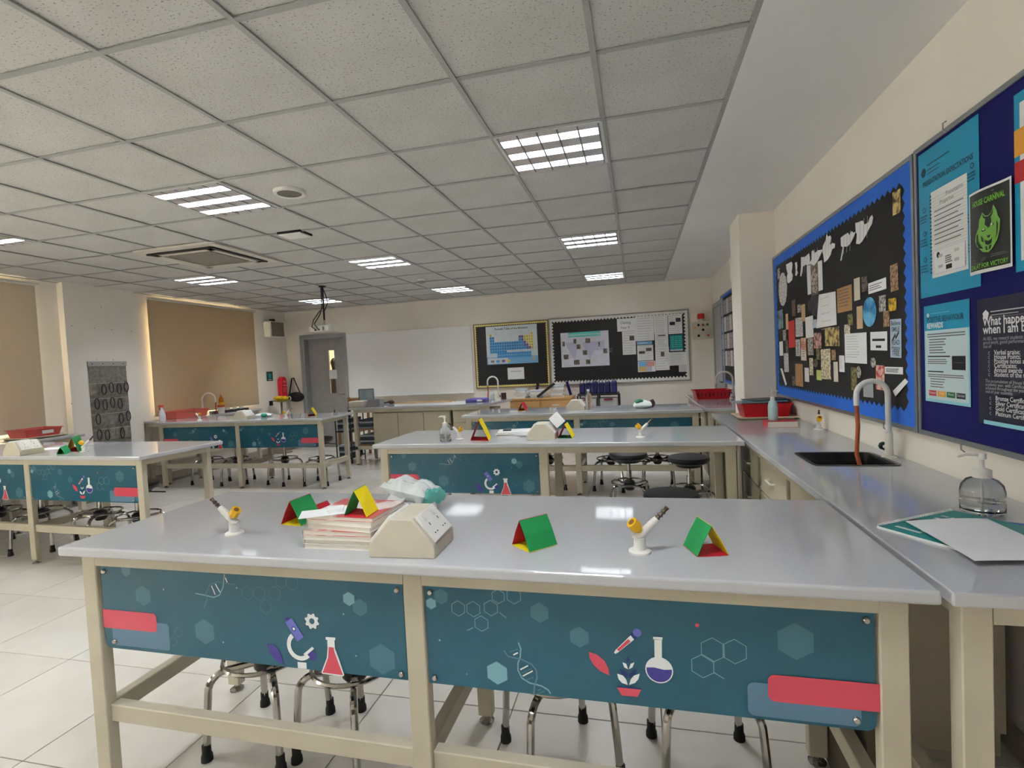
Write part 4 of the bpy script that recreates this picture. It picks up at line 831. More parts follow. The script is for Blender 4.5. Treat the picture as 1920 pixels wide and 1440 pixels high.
ITEMS = [ # name, label, rect(l,t,r,b), crop, material, lines?
 ('slip', 'thin grey slip at the top left corner of the bookmark board', (55, 1070, 85, 1200), 'A', ph_gr),
 ('note', 'brown kraft note with dark handwriting on the bookmark board', (790, 1290, 972, 1600), 'A', kraft), ('bookmark', 'narrow pale bookmark beside the brown kraft note', (1000, 1185, 1072, 1460), 'A', mat('pale_beige_card', (214, 206, 188), .8)),
 ('photo', 'dark upright photo beside the white printed label', (1092, 1165, 1166, 1352), 'A', ph_d), ('printed_label', 'white printed label near the brown patterned bookmark', (1172, 1215, 1392, 1352), 'A', paper_m),
 ('bookmark', 'brown patterned bookmark high at the board edge', (1445, 1015, 1540, 1345), 'A', ph_b), ('cutout', 'ornate gold and grey cutout in the board top corner', (1475, 110, 1572, 400), 'A', ph_g),
 ('bookmark', 'dark brown bookmark above the red bookmark', (235, 145, 280, 345), 'B', noisy('dark_brown_pattern', (120, 84, 66), (66, 46, 38), 50)), ('bookmark', 'small grey bookmark above the doodled card', (300, 200, 345, 300), 'B', ph_gr), ('bookmark', 'plain tan bookmark above the white folded card', (350, 200, 397, 410), 'B', tan),
 ('photo', 'blue and brown landscape bookmark at the left border', (65, 270, 125, 500), 'B', ph_l), ('bookmark', 'peach slip left of the red bookmark', (160, 315, 190, 510), 'B', tan), ('bookmark', 'bright red bookmark on the black board', (192, 400, 268, 732), 'B', redp), ('card', 'white card with rows of coloured doodles', (278, 362, 368, 598), 'B', doodle),
 ('card', 'plain white narrow card beside the dark collage', (402, 348, 497, 610), 'B', paper_m), ('cutout', 'pale blue paper scrap tucked beside the big white sheet', (490, 385, 540, 490), 'B', paleb), ('bookmark', 'grey patterned slip below the landscape bookmark', (122, 515, 160, 645), 'B', ph_gr), ('bookmark', 'dark mottled slip under the red bookmark', (157, 640, 190, 790), 'B', ph_d),
 ('bookmark', 'white curved slip at the left border', (82, 655, 125, 830), 'B', paper_m), ('bookmark', 'white bookmark with purple drawing', (282, 630, 338, 835), 'B', doodle), ('bookmark', 'white bookmark with orange ends', (343, 612, 408, 890), 'B', noisy('white_orange_card', (240, 232, 224), (216, 120, 70), 5)), ('bookmark', 'grey patterned bookmark beside the pink cutout', (428, 612, 494, 824), 'B', ph_gr),
 ('cutout', 'pink and brown cutout beside the golden photo', (505, 548, 598, 740), 'B', pk), ('photo', 'golden framed photo of stalks', (642, 478, 820, 712), 'B', ph_g), ('bookmark', 'dark gold strip below the pink cutout', (532, 738, 575, 880), 'B', ph_o), ('bookmark', 'tall cream bookmark with brown drawings', (592, 748, 710, 1118), 'B', cream),
 ('bookmark', 'short brown and white slip below the golden photo', (722, 758, 775, 885), 'B', ph_b), ('bookmark', 'pale strip beside the grey oval scrap', (452, 858, 497, 1070), 'B', cream), ('bookmark', 'white plain bookmark left of the large ruled sheet', (815, 828, 878, 1030), 'B', paper_m), ('bookmark', 'cream bookmark with small dark figure', (747, 906, 800, 1150), 'B', mat('cream_card', (232, 222, 204), .8)),
 ('bookmark', 'plain brown kraft bookmark near the bottom', (277, 932, 370, 1205), 'B', kraft), ('bookmark', 'short white bookmark beside the brown kraft one', (393, 978, 446, 1150), 'B', paper_m), ('tag', 'lime green tag near the bottom of the board', (536, 1008, 597, 1130), 'B', lime), ('bookmark', 'white printed slip at the lower left', (137, 798, 193, 1030), 'B', doodle),
 ('bookmark', 'small brown grey slip at the bottom left', (238, 1082, 274, 1200), 'B', ph_d), ('cutout', 'olive cutout figure beside the tan bookmark', (924, 318, 985, 458), 'B', ph_o), ('cutout', 'cream and olive cutout above the large ruled sheet', (877, 448, 948, 595), 'B', cream), ('bookmark', 'tan bookmark with gold centre beside the blue oval', (1032, 222, 1104, 500), 'B', mat('tan_gold_card', (214, 184, 146), .8)),
 ('photo', 'grey patterned bookmark right of the blue oval', (1308, 90, 1390, 290), 'B', ph_gr), ('cutout', 'yellow cutout figure above the brown dotted slip', (1425, 125, 1522, 280), 'B', yel), ('bookmark', 'brown dotted slip below the grey patterned bookmark', (1358, 282, 1430, 475), 'B', ph_b), ('bookmark', 'pale blue bookmark with dark lettering', (1445, 380, 1580, 855), 'B', paleb),
 ('card', 'white card with one bold printed line', (1202, 535, 1408, 765), 'B', paper_m), ('sheet', 'large ruled white sheet in the middle of the board', (888, 552, 1158, 922), 'B', paper_m), ('bookmark', 'tall olive bookmark near the bottom', (962, 975, 1028, 1255), 'B', ph_o), ('bookmark', 'red and pink patterned bookmark above the tap', (1268, 948, 1372, 1250), 'B', ph_r), ('printed_label', 'white printed label beside the red patterned bookmark', (1378, 968, 1602, 1056), 'B', paper_m), ('sleeve', 'clear grey sleeve behind the tap arch', (1115, 1130, 1238, 1340), 'B', grs)]
for i, (nm, lab, r, c, m) in enumerate(ITEMS):
    y, z, w, h = rect_of(*r, cropA if c == 'A' else cropB); a = None
    if 'handwriting' in lab: a = Art(.0003); a.lines(-w*.4, w*.42, h*.38, -h*.25, 6, P['brown'], .006)
    elif 'printed label' in lab: a = Art(.0003); a.lines(-w*.42, w*.3, h*.2, -h*.2, 3, P['g'], .004)
    elif 'bold printed' in lab: a = Art(.0003); a.rect(-w*.38, w*.38, .0, .012, P['k']); a.rect(-w*.16, w*.16, -.035, -.022, P['k'])
    elif 'ruled' in lab: a = Art(.0003); a.lines(-w*.4, w*.2, h*.4, -h*.3, 9, P['lg'], .003)
    elif 'pale blue bookmark' in lab:
        a = Art(.0003)
        for s, zz in (('Believe', .34), ('SMILE', .18), ('READ', -.16), ('Happy', -.3), ('TREE', -.44)): a.text(s, 0, h*zz, w*.3, P['dcyan'], 'CENTER', .02)
        a.line([(-w*.3, -.01), (0, .02), (0, 0), (w*.3, .03)], .012, P['k'])
    elif 'orange ends' in lab or 'purple drawing' in lab: a = Art(.0003); a.lines(-w*.2, w*.25, h*.3, -h*.3, 7, P['g'], .006)
    elif 'red bookmark' == lab[7:19]: a = Art(.0003); [a.disc(random.uniform(-.01, .01), zz*h, .012, P['brown'], 7) for zz in (-.3, -.1, .1, .3)]
    wall_item(nm, lab, {'photo': 'photo', 'slip': 'bookmark'}.get(nm, 'paper' if nm not in ('bookmark',) else 'bookmark'), y, z, w, h, m, a, random.uniform(-.03, .03), off=.003+.0006*(i % 4), group=GI)
def poly_item(name, label, cat, pts, C, m, art=None, off=.004, grp=GI):
    q = [wy(*C(*p)) for p in pts]; cy = sum(p[0] for p in q)/len(q); cz = sum(p[1] for p in q)/len(q)
    return wall_item(name, label, cat, cy, cz, 0, 0, m, art, off=off, group=grp, pts=[(-(p[0]-cy), p[1]-cz) for p in q])
a = Art(.0003); a.rect(-.075, .075, -.12, .1, P['brown']); a.poly([(-.06, -.1), (.05, -.11), (.07, .02), (0, .07), (-.07, .03)], ph_s); a.lines(-.07, .07, .13, .12, 2, P['g'])
poly_item('sheet', 'white sheet with a sepia picture printed on it', 'paper', ((415, 1040), (605, 965), (615, 1330), (430, 1395)), cropA, paper_m, a)
a = Art(.0003); a.lines(-.1, .1, .08, -.12, 5, P['lg'], .003)
poly_item('sheet', 'largest white sheet with faint pencil writing', 'paper', ((570, 80), (775, 40), (790, 450), (540, 495)), cropB, paper_m, a, .006)
poly_item('collage', 'black and violet collage piece behind the largest white sheet', 'paper', ((425, 180), (470, 110), (560, 90), (575, 200), (555, 300), (550, 365), (490, 330), (430, 260)), cropB, dk, None, .003)
poly_item('strip', 'white slanting paper strip near the left bottom corner', 'paper', ((90, 985), (115, 990), (172, 1180), (155, 1198)), cropB, paper_m)
poly_item('strip', 'white slanting strip pinned over the lower right border', 'paper', ((1640, 1110), (1678, 1150), (1520, 1330), (1490, 1262)), cropB, paper_m, None, .008)
def oval(label, l, t, r, b, C, m, wav=0):
    y, z, w, h = rect_of(l, t, r, b, C); pts = [((w/2)*(1+wav*math.sin(9*i))*math.cos(2*PI*i/28), (h/2)*(1+wav*math.sin(9*i))*math.sin(2*PI*i/28)) for i in range(28)]
    return wall_item('oval_cutout', label, 'paper', y, z, 0, 0, m, pts=pts, off=.005, group=GI)
oval('white leaf-shaped oval with scalloped edge', 72, 1115, 176, 1530, cropA, doodle, .03); oval('glossy blue wave oval on the black board', 1110, 110, 1276, 475, cropB, bluem); oval('small grey oval scrap under the white card', 1205, 852, 1270, 975, cropB, ph_gr); oval('pale grey oval beside the olive bookmark', 1030, 958, 1090, 1105, cropB, ph_gr); oval('brown oval scrap beside the pale strip', 500, 872, 555, 975, cropB, ph_d)
LET = [((165, 1020), (195, 1005), (230, 985), (245, 1010), (240, 1070), (232, 1110), (248, 1150), (240, 1210), (200, 1250), (180, 1240), (175, 1170), (185, 1130), (170, 1080)), ((275, 1000), (300, 985), (305, 1040), (300, 1090), (312, 1120), (295, 1160), (278, 1150), (285, 1090)),
 ((350, 930), (400, 925), (450, 880), (460, 940), (455, 1010), (430, 1035), (410, 1020), (375, 1045), (355, 1165), (340, 1160), (350, 1050)), ((480, 860), (500, 840), (520, 880), (560, 845), (615, 835), (600, 880), (560, 970), (510, 1035), (470, 1010), (450, 1020), (460, 990), (478, 960)),
 ((655, 720), (665, 645), (685, 680), (710, 660), (720, 690), (705, 780), (740, 755), (770, 765), (765, 815), (735, 830), (715, 900), (680, 960), (635, 995), (625, 900), (612, 860), (620, 790)), ((840, 690), (880, 660), (930, 630), (945, 660), (975, 610), (1000, 630), (1025, 615), (1000, 680), (960, 760), (920, 800), (880, 800), (850, 970), (835, 975), (865, 810), (842, 790)),
 ((1020, 510), (1060, 500), (1110, 480), (1135, 530), (1180, 500), (1200, 440), (1225, 410), (1240, 440), (1225, 520), (1180, 600), (1150, 660), (1100, 740), (1070, 770), (1030, 765), (1040, 650), (1025, 620))]
for i, l in enumerate(LET):
    a = Art(.0003)
    if i > 1:
        ys = [wy(*cropA(*p)) for p in l]; W_ = max(p[0] for p in ys)-min(p[0] for p in ys)
        for k in range(3): a.line([(W_*(-.22+.2*k), -.06), (W_*(-.16+.2*k), .05)], .005, P['lg'])
    poly_item('cut_paper_letter', ['white bone-shaped paper letter above the leaf oval', 'small white paper apostrophe after the bone-shaped letter', 'white paper cutout letter with a long tail above the sepia sheet', 'white zigzag cut-paper letters touching the sepia sheet', 'tall white cut-paper letters curling at the right', 'white cut-paper word beginning with a long thin tail', 'large white cut-paper letters ending in an upward stroke'][i], 'lettering', l, cropA, paper_m, a if i > 1 else None, .006, 'white cut-paper lettering')
# navy board with posters
nr = -1.6; nl = ax(1724, 500, BX).y; nm_, nh = (nl+nr)/2, (nl-nr)/2
board('notice_board', 'navy fabric notice board with school posters', (BX, nm_, 0), RW, -nh, nh, 1.06, 2.25, navy_m, alu_m)
for px, py, tp in ((1778, 250, 1), (1550, 380, 1)): pass
def poster(name, label, l, t, r, b, m, art=None, off=.004, cat='poster'):
    q = [wy(l[0], l[1]), wy(r[0], r[1])]; yc = (q[0][0]+q[1][0])/2; w = abs(q[0][0]-q[1][0]); z1 = wy(*t)[1]; z0 = wy(*b)[1]
    return yc, (z0+z1)/2, w, z1-z0
# presentation poster
yc, zc, w, h = poster('p', '', (1726, 420), (1780, 262), (1840, 420), (1780, 540), None); h = 2.235-1.63; zc = (2.235+1.63)/2
a = Art(.0004); D = P['dcyan']
a.disc(-w*.4, h*.36, .02, D, 6); a.rect(-w*.33, w*.06, h*.392, h*.4, D); a.rect(-w*.33, -w*.1, h*.36, h*.366, D); a.rect(-w*.33, -w*.12, h*.335, h*.341, D)
a.text('PRESENTATION EXPECTATIONS', 0, h*.262, w*.073, D, 'CENTER', .03, fit=w*.84)
a.rect(-w*.27, w*.33, -h*.38, h*.2, P['w'])
for i in range(26): a.rect(-w*.27, w*.33, h*.15-i*h*.02, h*.15-i*h*.02+.0012, P['lg'])
for i in range(22): a.rect(-w*.285, -w*.255, h*.17-i*h*.0245, h*.17-i*h*.0245+.005, P['k'])
a.text('Presentation', w*.0, h*.13, w*.055, P['g'], 'LEFT', .0); a.text('Properties', -w*.1, h*.09, w*.055, P['g'])
for i in range(8): a.rect(-w*.2, w*(.28-.04*(i % 3)), h*(.055-.031*i), h*(.055-.031*i)+.004, P['g'])
a.rect(-w*.22, w*.3, -h*.36, -h*.2, P['lilac']); a.rect(-w*.215, w*.295, -h*.357, -h*.203, P['w']); a.disc(-w*.14, -h*.235, .012, P['k'], 10); a.rect(-w*.01, w*.09, -h*.345, -h*.315, P['k']); a.lines(-w*.02, w*.1, -h*.26, -h*.3, 4, P['g'], .005)
for x, z in ((-.1, -.245), (.17, -.24), (-.1, -.315), (.17, -.3)): a.rect(w*x-.015, w*x+.015, h*z-.006, h*z+.006, P['lg'])
for z in (.1, -.06, -.24): a.disc(-w*.38, h*z, .011, D, 10); a.disc(-w*.38, h*z, .007, P['cyan'], 10); a.lines(-w*.46, -w*.31, h*(z-.04), h*(z-.08), 3, D, .004)
for z in (.22, -.02, -.2): a.disc(w*.42, h*z, .011, D, 10); a.disc(w*.42, h*z, .007, P['cyan'], 10); a.lines(w*.35, w*.48, h*(z-.04), h*(z-.08), 3, D, .004)
wall_item('poster', 'large cyan presentation expectations poster with a notebook page', 'poster', yc, zc, w, h, P['cyan'], a, off=.004)
# wolf poster, paper curling off the board
yc, zc, w, h = poster('p', '', (1829, 440), (1868, 346), (1906, 420), (1868, 508), None)
t = thing('poster', 'curling black poster with a green wolf head', 'poster', (BX-.03, yc, zc), RW)
g = 10; vs = [(w*(-.5+i/g), -.018*math.sin(PI*i/g*1.6)+.012, h*(-.5+j/4)) for j in range(5) for i in range(g+1)]
def bent(x): return -.006*math.sin(PI*(x/w+.5)*1.6)+.012
def sheet(x0, x1, z0, z1, dy, m, nm):
    vs = [(x0+(x1-x0)*i/g, bent(x0+(x1-x0)*i/g)+dy, z) for z in (z0, z1) for i in range(g+1)]; return MB().add(vs, [(i, i+1, g+2+i, g+1+i) for i in range(g)]).build(nm, m, t, smooth=True)
sheet(-w/2, w/2, -h/2, h/2, 0, P['w'], 'sheet'); sheet(-w/2+.008, w/2-.008, -h/2+.012, h/2-.008, -.0006, P['navy'] if 0 else flat('poster_black', (34, 36, 32), .35), 'printed_field')
a = Art(.0012); a.text('HOUSE CARNIVAL', 0, h*.315, w*.13, P['lime'], 'CENTER', .03, fit=w*.72); a.text('DALAT FOR VICTORY', 0, -h*.44, w*.11, P['lime'], 'CENTER', .02, fit=w*.84); a.lines(-w*.4, w*.3, h*.43, h*.39, 2, P['g'], .003); a.lines(-w*.4, 0, -h*.33, -h*.37, 3, P['g'], .002); a.lines(w*.08, w*.45, -h*.31, -h*.33, 2, P['g'], .002)
def wf(px, py): return ((px-340)/620*w, (730-py)/1290*h)
a.poly([wf(*p) for p in ((290, 455), (330, 520), (365, 530), (400, 500), (430, 395), (468, 500), (480, 580), (510, 640), (500, 800), (470, 930), (410, 1040), (365, 1085), (290, 1060), (200, 950), (165, 860), (185, 760), (235, 660), (240, 560))], P['grn'])
K = flat('poster_black', (34, 36, 32), .35)
for s in (((290, 480), (325, 535), (365, 545), (400, 520), (425, 430), (420, 520), (395, 570), (330, 570), (300, 540)), ((330, 570), (400, 570), (405, 630), (385, 700), (365, 720), (350, 690), (320, 650)), ((270, 730), (320, 715), (330, 745), (290, 750)), ((400, 690), (440, 660), (430, 700)), ((345, 830), (395, 825), (385, 860), (365, 870)), ((320, 880), (345, 900), (370, 915), (400, 895), (415, 870), (405, 960), (360, 975), (330, 950)), ((200, 780), (225, 760), (220, 860), (250, 940), (300, 1010), (240, 990), (195, 900)), ((470, 640), (490, 700), (480, 840), (440, 960), (465, 850)), ((270, 800), (300, 850), (310, 920), (280, 890)), ((330, 990), (350, 985), (360, 1050), (335, 1040)), ((380, 985), (410, 980), (400, 1030), (375, 1050))): a.poly([wf(*p) for p in s], K)
for c in ((308, 722), (414, 680)): q = wf(*c); a.disc(q[0], q[1], .004, P['w'], 8, 0, .003)
o = a.build(t)
for v_ in o.data.vertices: v_.co.y += bent(v_.co.x)-.0004
# rewards poster
yc, zc, w, h = poster('p', '', (1736, 660), (1778, 567), (1821, 660), (1778, 757), None); a = Art(.0004)
a.rect(-w/2, w/2, h*.24, h/2, P['cyan']); a.disc(-w*.4, h*.4, .01, P['w'], 6); a.rect(-w*.34, w*.1, h*.41, h*.415, P['lcyan']); a.text('POSITIVE BEHAVIOUR', -w*.43, h*.325, w*.1, P['dcyan'], 'LEFT', .03, fit=w*.82); a.text('REWARDS', -w*.43, h*.262, w*.1, P['w'], 'LEFT', .03, fit=w*.38)
a.rect(-w*.47, w*.47, -h*.47, h*.238, P['ice']); a.lines(-w*.42, w*.44, h*.2, h*.175, 2, P['g'], .005); a.lines(-w*.38, w*.02, h*.145, h*.01, 6, P['g'], .005); a.rect(-w*.42, w*.1, -h*.035, -h*.022, P['k']); a.lines(-w*.42, w*.08, -h*.06, -h*.1, 3, P['g'], .004); a.rect(w*.14, w*.42, -h*.16, -h*.025, P['k']); a.rect(w*.18, w*.38, -h*.092, -h*.088, P['g']); a.rect(-w*.42, -w*.05, -h*.19, -h*.178, P['k']); a.lines(-w*.42, w*.42, -h*.215, -h*.235, 2, P['g'], .004); a.lines(-w*.36, 0, -h*.26, -h*.34, 4, P['g'], .004)
for i, (c, s) in enumerate((('red', 'Respect'), ('org', 'Kind'), ('green', 'Proud'), ('navy', 'Success'))): a.rect(-w*.4+i*w*.21, -w*.4+i*w*.21+w*.18, -h*.435, -h*.38, P[c]); a.text(s, -w*.31+i*w*.21, -h*.415, w*.05, P['w'], 'CENTER')
wall_item('poster', 'laminated white and cyan positive behaviour rewards poster', 'poster', yc, zc, w, h, P['lcyan'], a, off=.004)
# dark poster
q = wy(1836, 660); yl_ = q[0]; z1 = wy(1870, 556)[1]; z0 = wy(1870, 798)[1]; w = .52; yc = yl_-w/2; zc = (z0+z1)/2; h = z1-z0; a = Art(.0004)
a.disc(-w*.41, h*.37, .018, P['w'], 5, PI/2); a.rect(-w*.36, w*.2, h*.385, h*.394, P['lg']); a.rect(-w*.36, -w*.1, h*.36, h*.366, P['lg']); a.rect(-w*.36, -w*.02, h*.342, h*.347, P['g'])
a.text('What happens', -w*.44, h*.285, w*.085, P['w'], 'LEFT', .02, fit=w*.46); a.text('when I am being ambitious?', -w*.44, h*.22, w*.085, P['w'], 'LEFT', .02, fit=w*.9)
a.text('At BIS, we reward students who are being ambitious with', -w*.44, h*.168, w*.034, P['lg']); a.text('good work, good performance and appropriate', -w*.44, h*.138, w*.034, P['lg']); a.text('use of', -w*.44, h*.108, w*.034, P['lg'])
for i, s in enumerate(('Verbal praise;', 'House Points;', 'Positive notes and telephone calls home;', 'Certificates;', 'Annual awards and trophies;', 'Student of the term')): a.text(s, -w*.33, h*(.055-.034*i), w*.044, P['w'], 'LEFT', .01); a.text('c', -w*.39, h*(.055-.034*i), w*.044, P['lg'])
for i, s in enumerate(('The accumulation of House Points takes place throughout the', 'academic year, with Certificates for achieving points being', 'achieved throughout the year, awarded at the end of term', 'end of year assembly.')): a.text(s, -w*.42, h*(-.165-.028*i), w*.031, P['lg'])
for i, (s, s2) in enumerate((('Bronze Certificate', '50 House Points'), ('Silver Certificate', '100 House Points'), ('Gold Certificate', '150 House Points'), ('Platinum Certificate', '200 House Points'))): a.text(s, -w*.32, h*(-.3-.04*i), w*.043, P['w'], 'LEFT', .01); a.text(s2, w*.06, h*(-.3-.04*i), w*.043, P['w'], 'LEFT', .01); a.text('c', -w*.38, h*(-.3-.04*i), w*.043, P['lg'])
a.rect(-w*.44, w*.5, -h*.5, -h*.468, P['lcyan'])
wall_item('poster', 'dark navy poster about being ambitious with white text', 'poster', yc, zc, w, h, P['navy'], a, off=.004)
# poster cut by the right picture edge
q = wy(1905, 300); a = Art(.0004); w, h = .42, .56; zc = 2.21-h/2; yc = q[0]-w/2
a.rect(-w*.44, w*.44, -h*.44, h*.44, P['w']); a.rect(-w*.5, -w*.3, h*.15, h*.3, P['org']); a.rect(-w*.5, -w*.3, 0, h*.12, P['red']); a.lines(-w*.3, w*.4, h*.3, -h*.3, 9, P['g'], .005)
wall_item('poster', 'cyan-edged white poster with orange and red flags beside the wolf poster', 'poster', yc, zc, w, h, P['cyan'], a, off=.004)
# wire hooks on the board frames
for i, (px, py, z, y_) in enumerate(((1778, 250, 2.27, None), (1664, 780, 1.035, None), (1812, 826, 1.035, None))):
    p = ax(px, py, BX); MB().tube([(0, 0, -.02), (-.012, 0, -.01), (-.012, 0, .015), (0, 0, .022)], .003, 6).build('board_clip', alu_m, loc=(BX-.006, p.y, z), label=['bent wire clip on top of the navy board frame', 'small metal clip under the blue-bordered board', 'small metal clip under the navy board frame'][i], cat='clip', group='board clips')
# photo board on the far right wall behind the pillar
yf = ax(1354, 640, BX).y; yn = 3.95; ym, yh = (yf+yn)/2, (yf-yn)/2
t = board('photo_board', 'black photo board with grey blue frame beyond the pillar', (BX, ym, 0), RW, -yh, yh, 1.04, 2.25, dark_m, mat('grey_blue_rail', (120, 134, 160), .5), blueb_m, .03, .06, .006)
nc = 8
for i in range(nc):
    for j in range(4):
        wall_item('portrait_print', 'small white portrait print in the grid on the photo board beyond the pillar', 'photo', yf-.12-.21*i, 2.08-.235*j, .18, .205, ph_s if (i+j) % 2 else doodle, group='portrait prints beyond the pillar', off=.003)
# ---- back wall -----------------------------------------------------
BY = YB-.02
def bp(px, py): p = ay(px, py, BY); return p.x, p.z
def brect(l, t, r, b): cx, cy = (l+r)/2, (t+b)/2; x0, x1 = bp(l, cy)[0], bp(r, cy)[0]; return (x0+x1)/2, (bp(cx, t)[1]+bp(cx, b)[1])/2, x1-x0, bp(cx, t)[1]-bp(cx, b)[1]
t = thing('whiteboard', 'wide blank whiteboard beside the grey door', 'whiteboard', ((-5.86-3.37)/2, BY, 0)); hw = (5.86-3.37)/2
MB().box(-hw, hw, 0, .018, .97, 2.17).build('writing_surface', flat('whiteboard_enamel', (242, 241, 240), .3), t); MB().box(-hw, hw, -.004, .018, 2.17, 2.182).build('frame_top', white_m, t); MB().box(-hw, hw, -.05, .018, .955, .97).build('pen_tray', white_m, t)
goldf = mat('brown_board_frame', (120, 108, 78), .5); yb = mat('yellow_scallop', (240, 226, 140), .7); wb = mat('white_scallop', (238, 237, 234), .7)
board('display_board', 'black display board with yellow border and periodic table', (-2.63, BY, 0), 0, -.67, .66, 1.05, 2.17, dark_m, goldf, yb, .028, .04, .016)
board('display_board', 'wide black display board with white scalloped border', (-.79, BY, 0), 0, -1.14, 1.14, 1.05, 2.18, dark_m, mat('grey_board_frame', (150, 146, 138), .5), wb, .05, .055, .03)
x, z, w, h = brect(912, 610, 1008, 682)
a = Art(.0004); a.rect(-w/2, w/2, -h/2, -h*.31, P['ptb']); a.rrect(-w*.48, -w*.08, -h*.48, -h*.33, .02, P['w']); a.text('Periodic Table of the Elements', 0, h*.4, w*.052, P['k'], 'CENTER', .02)
cw, ch = w*.0475, h*.073; x0, z0 = -w*.43, h*.3
GR = ['S................S', 'BB..........PPYYYY', 'BB..........BPYYYY', 'BBBBBBBBBBBBBBPYYY', 'BBBBBBBBBBBBBBPPYY', 'BBBBBBBBBBBBBBBPPY', 'BBBBBBB...........']
for r_, row in enumerate(GR):
    for c_, k in enumerate(row):
        m = {'B': P['pt'], 'P': P['pp'], 'Y': P['py'], 'S': P['py']}.get(k)
        if m: a.rect(x0+c_*cw, x0+(c_+.94)*cw, z0-(r_+.94)*ch, z0-r_*ch, m); a.rect(x0+(c_+.35)*cw, x0+(c_+.65)*cw, z0-(r_+.65)*ch, z0-(r_+.35)*ch, P['dcyan'])
for r_ in range(2):
    for c_ in range(14): a.rect(x0+(c_+3)*cw, x0+(c_+3.94)*cw, -h*.24-(r_+.3)*ch+.0, -h*.24-(r_-.6)*ch, P['pt'])
for i, m in enumerate(('g', 'pt', 'pp', 'py')): a.rect(-w*.42+i*.1, -w*.42+i*.1+.06, -h*.45, -h*.39, P[m])
a.disc(w*.42, -h*.38, .04, P['lg'], 12)
wall_item('poster', 'large periodic table chart on the yellow-bordered board', 'poster', x, z, w, h, mat('periodic_paper', (226, 236, 244), .4), a, wall='B', X=BY, off=.004)
x, z, w, h = brect(952, 689, 983, 711); a = Art(.0004); a.rect(-w*.3, w*.35, h*.14, h*.22, P['lg'])
wall_item('notice', 'small white notice below the periodic table chart', 'notice', x, z, w, h, paper_m, a, wall='B', X=BY, off=.004)
x, z, w, h = brect(1052, 622, 1142, 687); a = Art(.0004); a.rrect(-w*.34, w*.34, h*.36, h*.5, .02, P['tealp']); a.text('SCIENCE AROUND THE WORLD', 0, h*.4, w*.046, P['w'], 'CENTER', .02)
a.poly([(-.4*w, .2*h), (-.2*w, .22*h), (-.15*w, .05*h), (-.22*w, -.3*h), (-.3*w, -.1*h)], P['lilac']); a.poly([(-.05*w, .2*h), (.4*w, .22*h), (.42*w, -.05*h), (.2*w, -.05*h), (.1*w, -.3*h), (0, 0)], P['lilac'])
for px, pz, s in ((-.2, .24, .06), (.07, .24, .1), (-.13, .08, .08), (.3, .12, .04), (0, -.1, .09), (.42, -.08, .08), (-.4, -.2, .1), (-.18, -.37, .12), (.06, -.37, .09), (-.44, .18, .05)): a.rect(w*px-s*w*.5, w*px+s*w*.5, h*pz-.04, h*pz+.04, ph_d); a.lines(w*px+s*w*.55, w*px+s*w*.55+.1, h*pz+.03, h*pz-.02, 3, P['lg'], .004)
wall_item('poster', 'pale world map science poster with teal heading', 'poster', x, z, w, h, mat('map_paper', (232, 232, 246), .5), a, wall='B', X=BY, off=.004)
SH = [((1157, 597, 1191, 621), 'white sheet headed cloning for year nine', 'clon'), ((1167, 621, 1192, 665), 'white typed sheet with three small pictures', 'typ3'), ((1191, 593, 1226, 639), 'large plain typed sheet at the top of the white-bordered board', 'plain'), ((1194, 640, 1223, 646), 'thin blue heading strip between typed sheets', 'blue'), ((1195, 647, 1225, 676), 'white sheet with dark photo strips', 'ph'), ((1196, 677, 1229, 697), 'small sheet of four coloured panels', 'four'), ((1226, 591, 1252, 625), 'typed sheet with a small sketch at the top', 'typ'), ((1228, 625, 1253, 651), 'typed sheet with a dark heading bar', 'bar'), ((1229, 651, 1255, 694), 'long typed sheet with a picture near its top', 'pic'), ((1253, 589, 1279, 626), 'white sheet with navy picture and small photo', 'nav'), ((1256, 628, 1280, 658), 'teal typed panel on the white-bordered board', 'teal'), ((1254, 660, 1288, 685), 'wide white sheet with three typed rows', 'typ'), ((1273, 685, 1290, 697), 'small white typed scrap at the board corner', 'typ')]
for i, (r, lab, k) in enumerate(SH):
    x, z, w, h = brect(*r); a = Art(.0004); m = paper_m
    if k == 'clon': a.text('Cloning', -w*.32, h*.08, h*.26, P['k']); a.text('Year 9', -w*.32, -h*.3, h*.26, P['k'])
    elif k == 'blue': m = P['ptb']; a.rect(-w*.4, w*.2, -.005, .005, P['w'])
    elif k == 'teal': m = P['dteal']; [a.rect(-w*.42+w*.3*c, -w*.42+w*.3*c+w*.25, h*.35-h*.12*r2, h*.4-h*.12*r2, P['tealp']) for c in range(3) for r2 in range(6)]; a.rect(-w*.5, w*.5, -h*.5, -h*.4, P['ice'])
    elif k == 'four': a.rect(-w*.45, 0, .0, h*.45, P['ptb']); a.rect(.0, w*.45, 0, h*.45, P['pink']); a.rect(-w*.45, 0, -h*.45, 0, P['orange2']); a.rect(0, w*.3, -h*.45, 0, P['lilac'])
    else:
        a.lines(-w*.4, w*.4, h*.42, -h*.42, 9, P['lg'], .006)
        if k in ('typ3', 'ph', 'pic', 'nav'): a.rect(-w*.1 if k == 'pic' else w*.05, w*.15 if k == 'pic' else w*.4, h*.1, h*.3, P['navy'] if k == 'nav' else P['brown'])
        if k in ('ph', 'nav'): a.rect(-w*.4, -w*.02, -h*.05, h*.12, P['navy'] if k == 'nav' else P['brown'])
        if k == 'bar': a.rect(-w*.25, w*.3, h*.3, h*.38, P['k'])
    wall_item('sheet', lab, 'paper', x, z, w, h, m, a, wall='B', X=BY, off=.004, group='sheets on the white-bordered board')
